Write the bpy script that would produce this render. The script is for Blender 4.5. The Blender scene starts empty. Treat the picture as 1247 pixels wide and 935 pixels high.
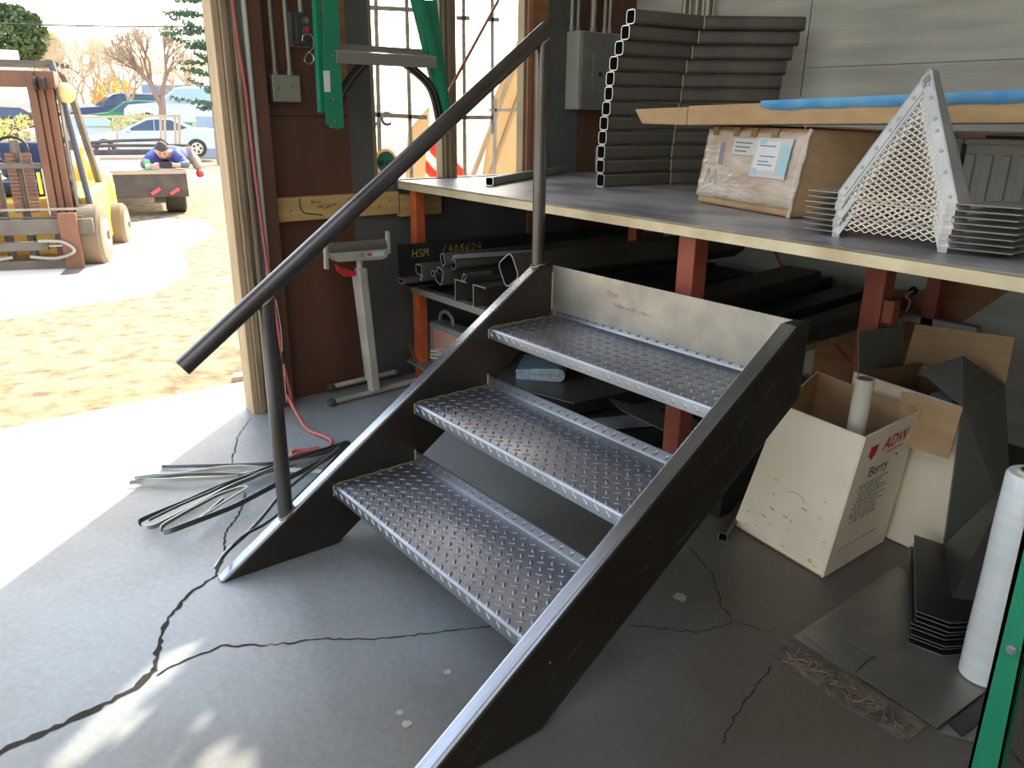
import bpy, bmesh, math, random
from math import sin, cos, pi, radians, sqrt
from mathutils import Vector, Matrix, noise
random.seed(7)
SC = bpy.context.scene
COL = SC.collection
V = Vector

# ------------------------------------------------------------------ camera model
FPX = 939.96
CAM = V((1.77092875, -0.79055796, 1.13111753))
CR = V((0.61828155, 0.78588502, 0.0106144))
CU = V((-0.26414072, 0.19505073, 0.9445554))
CF = V((-0.74024159, 0.58680487, -0.3281805))

def ray(u, v):
    return CF + CR * ((u - 623.5) / FPX) + CU * ((467.5 - v) / FPX)
def at(u, v, x=None, y=None, z=None):
    """measured point: where the sight line of a photo pixel meets a known plane of the place"""
    d = ray(u, v)
    if x is not None: t = (x - CAM.x) / d.x
    elif y is not None: t = (y - CAM.y) / d.y
    else: t = (z - CAM.z) / d.z
    return CAM + d * t
def on_plane(u, v, p, n):
    d = ray(u, v); return CAM + d * ((V(p) - CAM).dot(n) / d.dot(n))
def far(u, v, dist):
    d = ray(u, v); h = sqrt(d.x * d.x + d.y * d.y)
    return CAM + d * (dist / h)
def gz(dist):
    """height of the yard at a horizontal distance from the camera"""
    if dist < 3.6: return -0.02
    if dist < 6: return -0.02 - 0.15 * (dist - 3.6) / 2.4
    if dist < 11.5: return -0.17 + 0.03 * (dist - 6) / 5.5
    return -0.14 - 0.021 * (dist - 11.5)
def gnd(u, dist, v=200):
    p = far(u, v, dist); p.z = gz(dist); return p

# ------------------------------------------------------------------ materials
MATS = {}
def mat(name, c, rough=.6, metal=0., c2=None, scale=6., fac=1., bump=0., bscale=60., stretch=None, spec=None, lo=.35, hi=.65, detail=6., rough2=None, emis=None, rot=None):
    m = bpy.data.materials.new(name); m.use_nodes = True
    nt = m.node_tree; b = nt.nodes['Principled BSDF']
    b.inputs['Base Color'].default_value = (*c, 1); b.inputs['Roughness'].default_value = rough
    b.inputs['Metallic'].default_value = metal
    if spec is not None: b.inputs['Specular IOR Level'].default_value = spec
    def coords(st):
        tc = nt.nodes.new('ShaderNodeTexCoord'); mp = nt.nodes.new('ShaderNodeMapping')
        nt.links.new(tc.outputs['Object'], mp.inputs['Vector'])
        if st: mp.inputs['Scale'].default_value = st
        if rot: mp.inputs['Rotation'].default_value = rot
        return mp.outputs[0]
    if c2 is not None:
        n = nt.nodes.new('ShaderNodeTexNoise'); n.inputs['Scale'].default_value = scale; n.inputs['Detail'].default_value = detail
        nt.links.new(coords(stretch), n.inputs['Vector'])
        r = nt.nodes.new('ShaderNodeMapRange'); r.inputs[1].default_value = lo; r.inputs[2].default_value = hi; r.inputs[4].default_value = fac
        nt.links.new(n.outputs['Fac'], r.inputs[0])
        mx = nt.nodes.new('ShaderNodeMix'); mx.data_type = 'RGBA'
        mx.inputs[6].default_value = (*c, 1); mx.inputs[7].default_value = (*c2, 1)
        nt.links.new(r.outputs[0], mx.inputs[0]); nt.links.new(mx.outputs[2], b.inputs['Base Color'])
        if rough2 is not None:
            r2 = nt.nodes.new('ShaderNodeMapRange'); r2.inputs[3].default_value = rough; r2.inputs[4].default_value = rough2
            nt.links.new(r.outputs[0], r2.inputs[0]); nt.links.new(r2.outputs[0], b.inputs['Roughness'])
    if bump:
        n = nt.nodes.new('ShaderNodeTexNoise'); n.inputs['Scale'].default_value = bscale; n.inputs['Detail'].default_value = 5
        nt.links.new(coords(stretch), n.inputs['Vector'])
        bp = nt.nodes.new('ShaderNodeBump'); bp.inputs['Strength'].default_value = bump; bp.inputs['Distance'].default_value = .01
        nt.links.new(n.outputs['Fac'], bp.inputs['Height']); nt.links.new(bp.outputs[0], b.inputs['Normal'])
    if emis:
        b.inputs['Emission Color'].default_value = (*emis[0], 1); b.inputs['Emission Strength'].default_value = emis[1]
    MATS[name] = m
    return m

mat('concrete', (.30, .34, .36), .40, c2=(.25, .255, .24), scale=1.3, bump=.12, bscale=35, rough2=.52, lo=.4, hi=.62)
def _brown_floor():
    # brown tint broken up by noise, stronger towards the right and back
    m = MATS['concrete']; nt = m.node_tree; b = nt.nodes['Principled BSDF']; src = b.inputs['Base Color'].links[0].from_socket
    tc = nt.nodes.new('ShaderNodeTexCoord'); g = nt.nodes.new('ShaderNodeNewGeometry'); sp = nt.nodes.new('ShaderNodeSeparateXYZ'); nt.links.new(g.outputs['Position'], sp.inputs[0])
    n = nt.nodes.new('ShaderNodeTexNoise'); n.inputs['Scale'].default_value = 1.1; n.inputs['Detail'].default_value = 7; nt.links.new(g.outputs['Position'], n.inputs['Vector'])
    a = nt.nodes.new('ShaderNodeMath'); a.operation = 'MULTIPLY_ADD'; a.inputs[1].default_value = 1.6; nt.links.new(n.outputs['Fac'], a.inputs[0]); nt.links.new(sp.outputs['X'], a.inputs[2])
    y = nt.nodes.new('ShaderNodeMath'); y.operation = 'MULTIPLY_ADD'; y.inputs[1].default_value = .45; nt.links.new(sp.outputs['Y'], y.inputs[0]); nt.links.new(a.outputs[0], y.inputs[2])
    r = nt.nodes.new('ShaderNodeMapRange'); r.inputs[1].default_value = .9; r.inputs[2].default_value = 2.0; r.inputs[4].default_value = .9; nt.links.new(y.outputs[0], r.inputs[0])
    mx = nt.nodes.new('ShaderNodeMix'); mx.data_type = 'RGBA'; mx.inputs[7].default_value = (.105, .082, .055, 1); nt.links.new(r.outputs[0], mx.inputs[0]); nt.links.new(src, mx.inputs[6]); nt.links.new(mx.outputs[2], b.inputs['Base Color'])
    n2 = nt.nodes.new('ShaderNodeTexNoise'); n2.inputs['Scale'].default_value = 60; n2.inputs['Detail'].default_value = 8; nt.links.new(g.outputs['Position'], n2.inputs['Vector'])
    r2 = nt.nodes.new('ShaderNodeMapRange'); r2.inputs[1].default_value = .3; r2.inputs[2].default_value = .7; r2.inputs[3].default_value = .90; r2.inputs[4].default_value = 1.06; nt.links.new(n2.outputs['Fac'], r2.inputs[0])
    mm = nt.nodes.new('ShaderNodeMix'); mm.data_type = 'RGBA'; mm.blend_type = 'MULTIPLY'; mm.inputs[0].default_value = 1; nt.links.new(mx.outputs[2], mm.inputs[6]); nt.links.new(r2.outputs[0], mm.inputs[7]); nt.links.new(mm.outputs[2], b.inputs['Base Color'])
_brown_floor()
mat('dirt', (.30, .228, .125), .95, c2=(.125, .088, .045), scale=10, bump=.9, bscale=26, lo=.42, hi=.66, detail=10)
mat('asphalt', (.22, .23, .26), .9, c2=(.4, .4, .42), scale=.5)
mat('steel_skylit', (.42, .44, .48), .27, .9, c2=(.30, .31, .33), scale=14, stretch=(3, .3, .3))
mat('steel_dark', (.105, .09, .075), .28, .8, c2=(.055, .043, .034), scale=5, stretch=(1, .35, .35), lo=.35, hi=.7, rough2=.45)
mat('steel_tread', (.36, .375, .41), .33, .88, c2=(.25, .255, .28), scale=4, lo=.3, hi=.7, rough2=.46)
mat('steel_riser', (.48, .44, .37), .42, .7, c2=(.30, .285, .26), scale=9, lo=.35, hi=.7, bump=.05)
mat('steel_pipe', (.16, .155, .155), .3, .85, c2=(.12, .10, .09), scale=5)
mat('steel_table', (.50, .50, .50), .42, .35, c2=(.16, .16, .17), scale=3.2, stretch=(1, 1.7, 1), lo=.42, hi=.7, bump=.05)
mat('table_edge', (.68, .58, .38), .5, .2, c2=(.46, .37, .22), scale=7, lo=.4, hi=.7)
mat('steel_black', (.035, .035, .038), .42, .5, c2=(.06, .055, .05), scale=8)
mat('steel_tube', (.19, .17, .14), .42, .6, c2=(.11, .10, .085), scale=7, stretch=(1, .3, .3))
mat('cut_steel', (.75, .75, .74), .35, .8)
mat('hollow', (.008, .008, .009), .9)
mat('weld', (.42, .36, .22), .5, .4)
mat('red_paint', (.33, .08, .04), .55, c2=(.26, .05, .03), scale=12, bump=.05)
mat('orange_paint', (.60, .13, .03), .55, c2=(.45, .09, .03), scale=12)
mat('ply_brown', (.145, .062, .034), .45, c2=(.09, .038, .024), scale=2.2, stretch=(1, 2, .6), bump=.04)
mat('ply_tan', (.33, .15, .06), .6, c2=(.24, .10, .04), scale=5, stretch=(1, 1, 6))
mat('ply_grey', (.50, .485, .42), .8, c2=(.33, .32, .28), scale=2.6, stretch=(.6, 1, 5), bump=.12, bscale=22, lo=.35, hi=.7)
mat('paint_grey', (.115, .115, .108), .6, c2=(.08, .08, .075), scale=4)
mat('paint_greygreen', (.30, .315, .26), .65, c2=(.22, .23, .19), scale=4)
mat('wood_old', (.40, .30, .19), .8, c2=(.19, .13, .08), scale=9, stretch=(8, 8, .5), bump=.2, lo=.35, hi=.7)
mat('wood_tan', (.55, .40, .24), .75, c2=(.42, .30, .17), scale=6, stretch=(4, 4, .6), bump=.08)
mat('wood_board', (.60, .40, .15), .7, c2=(.48, .30, .11), scale=6, stretch=(4, .6, 6))
mat('white_paint', (.72, .71, .66), .5)
mat('pvc', (.62, .60, .52), .4)
mat('red_hose', (.50, .07, .07), .5)
mat('pink_hose', (.50, .12, .11), .55)
mat('black_wire', (.03, .03, .03), .5)
mat('white_cord', (.6, .55, .42), .6)
mat('galv', (.36, .35, .32), .45, .6, c2=(.28, .27, .25), scale=9)
mat('conduit', (.36, .34, .27), .45, .4)
mat('panel_grey', (.20, .20, .18), .5, c2=(.16, .16, .145), scale=6)
mat('panel_light', (.40, .40, .35), .55)
mat('switch_black', (.04, .04, .04), .5)
mat('red_plastic', (.55, .03, .03), .45)
mat('green_frp', (.012, .22, .12), .38, c2=(.018, .24, .12), scale=9)
mat('aluminium', (.62, .61, .58), .38, .8, c2=(.5, .49, .46), scale=12)
mat('alu_dull', (.33, .31, .28), .5, .6)
mat('brace_black', (.045, .04, .04), .45, .5)
mat('cream_steel', (.50, .46, .38), .6, c2=(.36, .32, .26), scale=7)
mat('roller_grey', (.20, .19, .17), .45, .5)
mat('cardboard', (.50, .32, .165), .85, c2=(.43, .27, .14), scale=14, stretch=(1, 1, 3), bump=.06, bscale=90)
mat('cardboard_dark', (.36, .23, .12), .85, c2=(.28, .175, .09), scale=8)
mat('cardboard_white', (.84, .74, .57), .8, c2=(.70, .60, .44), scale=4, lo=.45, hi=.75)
mat('cardboard_shaded', (.17, .165, .14), .8)
mat('film', (.66, .55, .46), .16, c2=(.50, .37, .27), scale=7, stretch=(1, 1, 3), bump=.55, bscale=26, spec=.9)
mat('film_wrap', (.80, .81, .80), .16, c2=(.70, .71, .70), scale=5, stretch=(.3, .3, 6), bump=.12, bscale=20)
mat('label_white', (.74, .73, .70), .4)
mat('label_blue', (.40, .60, .70), .4)
mat('label_grey', (.62, .60, .56), .4)
mat('ink_blue', (.12, .17, .42), .6)
mat('ink_black', (.015, .015, .015), .6)
mat('ink_grey', (.13, .13, .13), .6)
mat('ink_red', (.50, .02, .03), .6)
mat('chalk_yellow', (.55, .42, .08), .8)
mat('pen_red', (.35, .12, .08), .8)
mat('tape_blue', (.08, .30, .62), .6, c2=(.16, .40, .60), scale=16, bump=.25, bscale=30)
mat('bracket', (.34, .335, .325), .42, .55, c2=(.50, .48, .45), scale=9)
mat('expanded', (.52, .45, .37), .42, .7)
mat('battery', (.26, .265, .25), .6, c2=(.21, .215, .2), scale=7)
mat('plastic_sheet', (.36, .45, .52), .35, c2=(.18, .26, .34), scale=14, stretch=(1, 5, 3), bump=.5, bscale=26)
mat('brown_board', (.20, .09, .05), .6)
mat('toolbox_grey', (.20, .22, .19), .5)
mat('clear_plastic', (.40, .33, .26), .4, c2=(.5, .18, .14), scale=9)
mat('plate_mill', (.30, .275, .235), .30, .6, c2=(.21, .195, .17), scale=3, rough2=.42)
mat('plate_black', (.07, .068, .066), .36, .65, c2=(.05, .048, .046), scale=6)
mat('mat_fiber', (.20, .17, .12), .6, c2=(.09, .08, .065), scale=16, bump=.8, bscale=30)
mat('strap_light', (.31, .32, .29), .35, .6)
mat('strap_dark', (.10, .105, .11), .35, .5)
mat('rust_cap', (.16, .13, .10), .7)
mat('crack', (.035, .027, .02), 1.)
mat('stain', (.42, .40, .35), .7)
mat('rubber', (.06, .055, .05), .8)
mat('tyre_dusty', (.19, .145, .09), .9)
mat('fork_brown', (.21, .095, .052), .6, c2=(.16, .075, .045), scale=6, stretch=(1, 1, .5))
mat('fork_grey', (.17, .145, .115), .65, c2=(.12, .10, .08), scale=6)
mat('fork_yellow', (.78, .50, .08), .5)
mat('fork_bluegrey', (.09, .105, .14), .5)
mat('navy', (.03, .05, .12), .6)
mat('lamp_yellow', (.80, .65, .30), .4)
mat('hiviz', (.75, .75, .05), .5)
mat('trailer_black', (.06, .05, .045), .7, c2=(.10, .082, .07), scale=5)
mat('trailer_deck', (.62, .55, .47), .8, c2=(.5, .42, .35), scale=3)
mat('rail_tan', (.42, .33, .25), .6)
mat('car_white', (.58, .66, .76), .3)
mat('car_silver', (.5, .53, .58), .3, .3)
mat('car_green', (.03, .22, .08), .3)
mat('car_navy', (.04, .06, .12), .3)
mat('car_maroon', (.16, .04, .05), .3)
mat('car_glass', (.06, .09, .14), .1)
mat('car_glass_light', (.35, .48, .55), .1)
mat('chrome', (.7, .7, .7), .25, .9)
mat('bld_tan', (.46, .36, .24), .9, c2=(.42, .32, .2), scale=1)
mat('bld_dark', (.42, .29, .13), .9)
mat('bld_fascia', (.62, .63, .56), .8)
mat('bld_blue', (.16, .23, .34), .8, c2=(.25, .33, .42), scale=.6)
mat('wall_bluegrey', (.36, .43, .52), .9, c2=(.32, .38, .46), scale=3)
mat('bark', (.30, .21, .17), .9)
mat('twig', (.46, .35, .26), .9)
mat('twig_pale', (.62, .50, .36), .9)
mat('leaf_green', (.07, .12, .05), .8, c2=(.14, .19, .08), scale=3)
mat('leaf_pine', (.09, .15, .09), .8)
mat('leaf_orange', (.85, .48, .12), .8)
mat('leaf_yellow', (.55, .55, .2), .8)
mat('skin', (.55, .33, .24), .6)
mat('hair', (.06, .045, .04), .8)
mat('shirt_blue', (.06, .09, .34), .8)
mat('sleeve_grey', (.11, .13, .19), .8)
mat('trousers', (.42, .33, .24), .9)
mat('shoe_red', (.72, .06, .06), .6)
mat('can_green', (.10, .55, .12), .35)
mat('phone_black', (.02, .02, .025), .3)
mat('reflector', (.80, .08, .10), .4)
mat('window_frame', (.30, .245, .15), .5, .2, c2=(.24, .19, .12), scale=7)
mat('bar_grey', (.42, .42, .40), .6, c2=(.25, .25, .25), scale=40)
mat('copper', (.45, .20, .13), .5, .3)
mat('ceil', (.42, .40, .36), .9)
mat('wall_white', (.50, .48, .44), .9)
mat('cheap_tube', (.62, .57, .46), .7)
mat('tube_in', (.20, .10, .06), .8)
mat('ground_pale', (.80, .74, .68), .8, c2=(.70, .62, .52), scale=2)

def special(name, build):
    m = bpy.data.materials.new(name); m.use_nodes = True
    nt = m.node_tree; nt.nodes.clear(); out = nt.nodes.new('ShaderNodeOutputMaterial')
    s = build(nt); nt.links.new(s, out.inputs['Surface']); MATS[name] = m
def _glass(nt):
    t = nt.nodes.new('ShaderNodeBsdfTransparent'); g = nt.nodes.new('ShaderNodeBsdfGlossy'); g.inputs['Roughness'].default_value = .03
    mx = nt.nodes.new('ShaderNodeMixShader'); mx.inputs[0].default_value = .06; nt.links.new(t.outputs[0], mx.inputs[1]); nt.links.new(g.outputs[0], mx.inputs[2])
    return mx.outputs[0]
special('glass', _glass)
def _thin(col1, col2, wave=None):
    def f(nt):
        d = nt.nodes.new('ShaderNodeBsdfDiffuse'); t = nt.nodes.new('ShaderNodeBsdfTranslucent')
        mx = nt.nodes.new('ShaderNodeMixShader'); mx.inputs[0].default_value = .7
        nt.links.new(d.outputs[0], mx.inputs[1]); nt.links.new(t.outputs[0], mx.inputs[2])
        for s in (d, t): s.inputs[0].default_value = (*col1, 1)
        if wave:
            tc = nt.nodes.new('ShaderNodeTexCoord'); w = nt.nodes.new('ShaderNodeTexWave'); w.inputs['Scale'].default_value = wave; w.inputs['Distortion'].default_value = 1.2
            w.bands_direction = 'DIAGONAL'
            nt.links.new(tc.outputs['Object'], w.inputs[0]); r = nt.nodes.new('ShaderNodeValToRGB'); r.color_ramp.interpolation = 'CONSTANT'
            r.color_ramp.elements[0].color = (*col1, 1); r.color_ramp.elements[1].color = (*col2, 1); r.color_ramp.elements[1].position = .5
            nt.links.new(w.outputs[0], r.inputs[0])
            for s in (d, t): nt.links.new(r.outputs[0], s.inputs[0])
        return mx.outputs[0]
    return f
special('flag_cloth', _thin((.8, .12, .08), (.85, .82, .75), 5.))
special('ply_thin', _thin((.58, .48, .33), (0, 0, 0)))
special('sticker_tan', _thin((.75, .55, .30), (0, 0, 0)))
special('sticker_green', _thin((.2, .7, .25), (0, 0, 0)))
special('sticker_blue', _thin((.25, .65, .8), (0, 0, 0)))
special('banner', _thin((.9, .9, .9), (0, 0, 0)))

# ------------------------------------------------------------------ mesh builder
class MB:
    def __init__(s): s.v = []; s.f = []; s.mi = []; s.mats = []; s.cur = 0
    def use(s, m):
        if m not in s.mats: s.mats.append(m)
        s.cur = s.mats.index(m); return s
    def add(s, vs, fs):
        n = len(s.v); s.v += [V(p) for p in vs]
        for f in fs: s.f.append([i + n for i in f]); s.mi.append(s.cur)
        return s
    def box(s, a, b):
        (x0, y0, z0), (x1, y1, z1) = a, b
        x0, x1 = min(x0, x1), max(x0, x1); y0, y1 = min(y0, y1), max(y0, y1); z0, z1 = min(z0, z1), max(z0, z1)
        return s.add([(x0,y0,z0),(x1,y0,z0),(x1,y1,z0),(x0,y1,z0),(x0,y0,z1),(x1,y0,z1),(x1,y1,z1),(x0,y1,z1)],
              [(0,3,2,1),(4,5,6,7),(0,1,5,4),(1,2,6,5),(2,3,7,6),(3,0,4,7)])
    def hexa(s, lo, hi):
        """8 corners: 4 lower (ccw from above), 4 upper"""
        n = len(lo)
        return s.add(list(lo) + list(hi), [tuple(range(n - 1, -1, -1)), tuple(range(n, 2 * n))] + [(i, (i + 1) % n, n + (i + 1) % n, n + i) for i in range(n)])
    def obox(s, o, ax, ay, az, a, b):
        """box in a local frame"""
        P = lambda x, y, z: o + ax * x + ay * y + az * z
        (x0, y0, z0), (x1, y1, z1) = a, b
        return s.hexa([P(x0,y0,z0),P(x1,y0,z0),P(x1,y1,z0),P(x0,y1,z0)], [P(x0,y0,z1),P(x1,y0,z1),P(x1,y1,z1),P(x0,y1,z1)])
    def bar(s, a, b, w, h, up=V((0, 0, 1))):
        a, b = V(a), V(b); d = (b - a).normalized()
        if abs(d.dot(up)) > .98: up = V((1, 0, 0))
        r = d.cross(up).normalized(); u = r.cross(d)
        r = r * w / 2; u = u * h / 2
        return s.hexa([a - r - u, a + r - u, a + r + u, a - r + u], [b - r - u, b + r - u, b + r + u, b - r + u])
    def rtube(s, a, b, w, h, t=.003, up=V((0, 0, 1)), end='cut_steel', inner='hollow', depth=.06, body=None):
        """hollow rectangular tube with visible cut rims at both ends"""
        a, b = V(a), V(b); d = (b - a).normalized(); L = (b - a).length; depth = min(depth, L * .45)
        r = d.cross(up).normalized(); u = r.cross(d)
        k = .22 * min(w, h)
        def ring(o, ww, hh, kk):
            c = []
            for sx, sy in ((-1, -1), (1, -1), (1, 1), (-1, 1)):
                q = [(sx * (ww / 2 - kk), sy * hh / 2), (sx * (ww / 2 - .3 * kk), sy * (hh / 2 - .3 * kk)), (sx * ww / 2, sy * (hh / 2 - kk))]
                if sx * sy > 0: pass
                else: q.reverse()
                if sx * sy > 0: pass
                c += q
            return [o + r * p[0] + u * p[1] for p in c]
        def order(pts, o):
            return sorted(pts, key=lambda p: math.atan2((p - o).dot(u), (p - o).dot(r)))
        base = s.mats[s.cur] if s.mats else None
        for o, sgn in ((a, 1), (b, -1)):
            O = order(ring(o, w, h, k), o); I = order(ring(o, w - 2 * t, h - 2 * t, max(k - t, .0005)), o)
            o2 = o + d * depth * sgn; J = order(ring(o2, w - 2 * t, h - 2 * t, max(k - t, .0005)), o2)
            n = 12
            s.use(end); s.add(O + I, [(i, (i + 1) % n, n + (i + 1) % n, n + i)[::sgn] for i in range(n)])
            s.use(inner); s.add(I + J, [(i, (i + 1) % n, n + (i + 1) % n, n + i)[::sgn] for i in range(n)])
            s.add(J, [tuple(range(n))[::sgn]])
        s.use(base)
        A = order(ring(a, w, h, k), a); B = order(ring(b, w, h, k), b)
        s.add(A + B, [(i, (i + 1) % 12, 12 + (i + 1) % 12, 12 + i) for i in range(12)])
        return s
    def prism(s, poly, d):
        """poly: list of 3D points, extruded by vector d"""
        p = [V(q) for q in poly]; d = V(d); n = len(p)
        return s.add(p + [q + d for q in p], [tuple(range(n - 1, -1, -1)), tuple(range(n, 2 * n))] + [(i, (i + 1) % n, n + (i + 1) % n, n + i) for i in range(n)])
    def tube(s, pts, r, n=10, cap=True):
        pts = [V(p) for p in pts]; rs = r if isinstance(r, (list, tuple)) else [r] * len(pts)
        vs = []; fs = []; prev = None
        for i, p in enumerate(pts):
            d = (pts[min(i + 1, len(pts) - 1)] - pts[max(i - 1, 0)])
            if d.length < 1e-9: d = V((0, 0, 1))
            d.normalize()
            if prev is None:
                a = d.orthogonal().normalized()
            else:
                a = (prev - d * prev.dot(d))
                a = a.normalized() if a.length > 1e-6 else d.orthogonal().normalized()
            prev = a; b = d.cross(a)
            for k in range(n):
                t = 2 * pi * k / n; vs.append(p + (a * cos(t) + b * sin(t)) * rs[i])
        for i in range(len(pts) - 1):
            for k in range(n): fs.append((i * n + k, i * n + (k + 1) % n, (i + 1) * n + (k + 1) % n, (i + 1) * n + k))
        if cap: fs.append(tuple(range(n - 1, -1, -1))); fs.append(tuple((len(pts) - 1) * n + k for k in range(n)))
        return s.add(vs, fs)
    def cyl(s, a, b, r, n=20, r2=None): return s.tube([a, b], [r, r if r2 is None else r2], n)
    def pipe(s, a, b, r, t=.003, depth=.05, n=24, end='cut_steel', inner='hollow'):
        a, b = V(a), V(b); d = (b - a).normalized(); x = d.orthogonal().normalized(); y = d.cross(x)
        ring = lambda o, R: [o + (x * cos(2*pi*k/n) + y * sin(2*pi*k/n)) * R for k in range(n)]
        base = s.mats[s.cur]
        s.add(ring(a, r) + ring(b, r), [(k, (k+1) % n, n + (k+1) % n, n + k) for k in range(n)])
        for o, g in ((a, 1), (b, -1)):
            s.use(end); s.add(ring(o, r) + ring(o, r - t), [(k, (k+1) % n, n + (k+1) % n, n + k)[::-g] for k in range(n)])
            s.use(inner); s.add(ring(o, r - t) + ring(o + d * depth * g, r - t), [(k, (k+1) % n, n + (k+1) % n, n + k) for k in range(n)])
            s.add(ring(o + d * depth * g, r - t), [tuple(range(n))])
        s.use(base); return s
    def ball(s, c, r, n=10, sc=(1, 1, 1)):
        c = V(c); vs = []; fs = []; m = n // 2 + 1
        for i in range(m + 1):
            t = pi * i / m
            for k in range(n):
                q = 2 * pi * k / n; vs.append(c + V((sin(t) * cos(q) * sc[0], sin(t) * sin(q) * sc[1], cos(t) * sc[2])) * r)
        for i in range(m):
            for k in range(n): fs.append((i * n + k, (i + 1) * n + k, (i + 1) * n + (k + 1) % n, i * n + (k + 1) % n))
        return s.add(vs, fs)
    def build(s, name, m=None, parent=None, smooth=False, bevel=0, seg=2, solid=0):
        me = bpy.data.meshes.new(name)
        if parent is not None:
            o0 = wloc(parent)
        else:
            xs = [p.x for p in s.v]; ys = [p.y for p in s.v]; zs = [p.z for p in s.v]
            o0 = V(((min(xs) + max(xs)) / 2, (min(ys) + max(ys)) / 2, min(zs)))
        me.from_pydata([p - o0 for p in s.v], [], s.f)
        if not s.mats: s.mats = [m]
        if m and s.mats[0] != m and not any(s.mats): s.mats = [m]
        for k in s.mats: me.materials.append(MATS[k])
        me.polygons.foreach_set('material_index', s.mi)
        me.update()
        bm = bmesh.new(); bm.from_mesh(me); bmesh.ops.remove_doubles(bm, verts=bm.verts, dist=1e-6) if solid == 0 and bevel else None
        bmesh.ops.recalc_face_normals(bm, faces=bm.faces); bm.to_mesh(me); bm.free()
        if smooth:
            me.polygons.foreach_set('use_smooth', [True] * len(me.polygons))
            try: me.set_sharp_from_angle(angle=radians(38))
            except Exception: pass
        o = bpy.data.objects.new(name, me); COL.objects.link(o)
        if parent is not None: o.parent = parent
        else: o.location = o0
        if solid:
            md = o.modifiers.new('solid', 'SOLIDIFY'); md.thickness = solid; md.offset = 0
        if bevel:
            md = o.modifiers.new('bevel', 'BEVEL'); md.width = bevel; md.segments = seg; md.limit_method = 'ANGLE'; md.angle_limit = radians(40)
            md.harden_normals = bool(smooth)
        return o
def mb(m): return MB().use(m)
def wloc(o):
    l = V((0, 0, 0))
    while o is not None: l = l + o.location; o = o.parent
    return l
def tag(o, label, cat, group=None, kind=None):
    if label: o['label'] = label
    if cat: o['category'] = cat
    if group: o['group'] = group
    if kind: o['kind'] = kind
    return o
def thing(name, loc, label, cat, group=None):
    o = bpy.data.objects.new(name, None); COL.objects.link(o); o.location = V(loc); o.empty_display_size = .1
    return tag(o, label, cat, group)
def struct(o): o['kind'] = 'structure'; return o
def copy_tree(o, parent=None):
    c = o.copy(); COL.objects.link(c); c.parent = parent
    for ch in [x for x in o.children]: copy_tree(ch, c)
    return c
def spline(pts, n=8):
    pts = [V(p) for p in pts]; P = [pts[0]] + pts + [pts[-1]]; out = []
    for i in range(1, len(P) - 2):
        a, b, c, d = P[i - 1], P[i], P[i + 1], P[i + 2]
        for k in range(n):
            t = k / n
            out.append(.5 * ((2 * b) + (c - a) * t + (2 * a - 5 * b + 4 * c - d) * t * t + (3 * b - a - 3 * c + d) * t ** 3))
    out.append(pts[-1]); return out
def text(s, origin, right, up, height, m, parent, name='lettering', depth=.0004, label=None, shear=0, bold=0):
    """flat lettering lying on a surface"""
    cu = bpy.data.curves.new(name, 'FONT'); cu.body = s; cu.size = 1; cu.extrude = 0; cu.shear = shear; cu.offset = bold
    ob = bpy.data.objects.new(name, cu); COL.objects.link(ob)
    dg = bpy.context.evaluated_depsgraph_get(); me = bpy.data.meshes.new_from_object(ob.evaluated_get(dg))
    bpy.data.objects.remove(ob); r = V(right).normalized(); u = (V(up) - r * V(up).dot(r)).normalized(); nn = r.cross(u)
    o0 = V(origin) - wloc(parent)
    for vv in me.vertices:
        c = vv.co.copy(); vv.co = o0 + (r * c.x + u * c.y) * (height / .7) + nn * depth
    me.materials.clear(); me.materials.append(MATS[m]); me.name = name
    o = bpy.data.objects.new(name, me); COL.objects.link(o); o.parent = parent
    if label: o['label'] = label
    return o
def scribble(pts2, origin, right, up, sc, w, m, parent, name='handwriting', label=None, depth=.0006):
    """hand-drawn strokes: list of polylines in 2D"""
    r = V(right).normalized(); u = (V(up) - r * V(up).dot(r)).normalized(); nn = r.cross(u); b = mb(m); O = V(origin) + nn * depth
    for pl in pts2:
        for (x0, y0), (x1, y1) in zip(pl, pl[1:]):
            a = O + r * x0 * sc + u * y0 * sc; c = O + r * x1 * sc + u * y1 * sc; d = (c - a)
            if d.length < 1e-6: continue
            d.normalize(); q = nn.cross(d) * w / 2
            b.add([a - q, c - q, c + q, a + q], [(0, 1, 2, 3)])
    o = b.build(name, m, parent)
    if label: o['label'] = label
    return o
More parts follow.
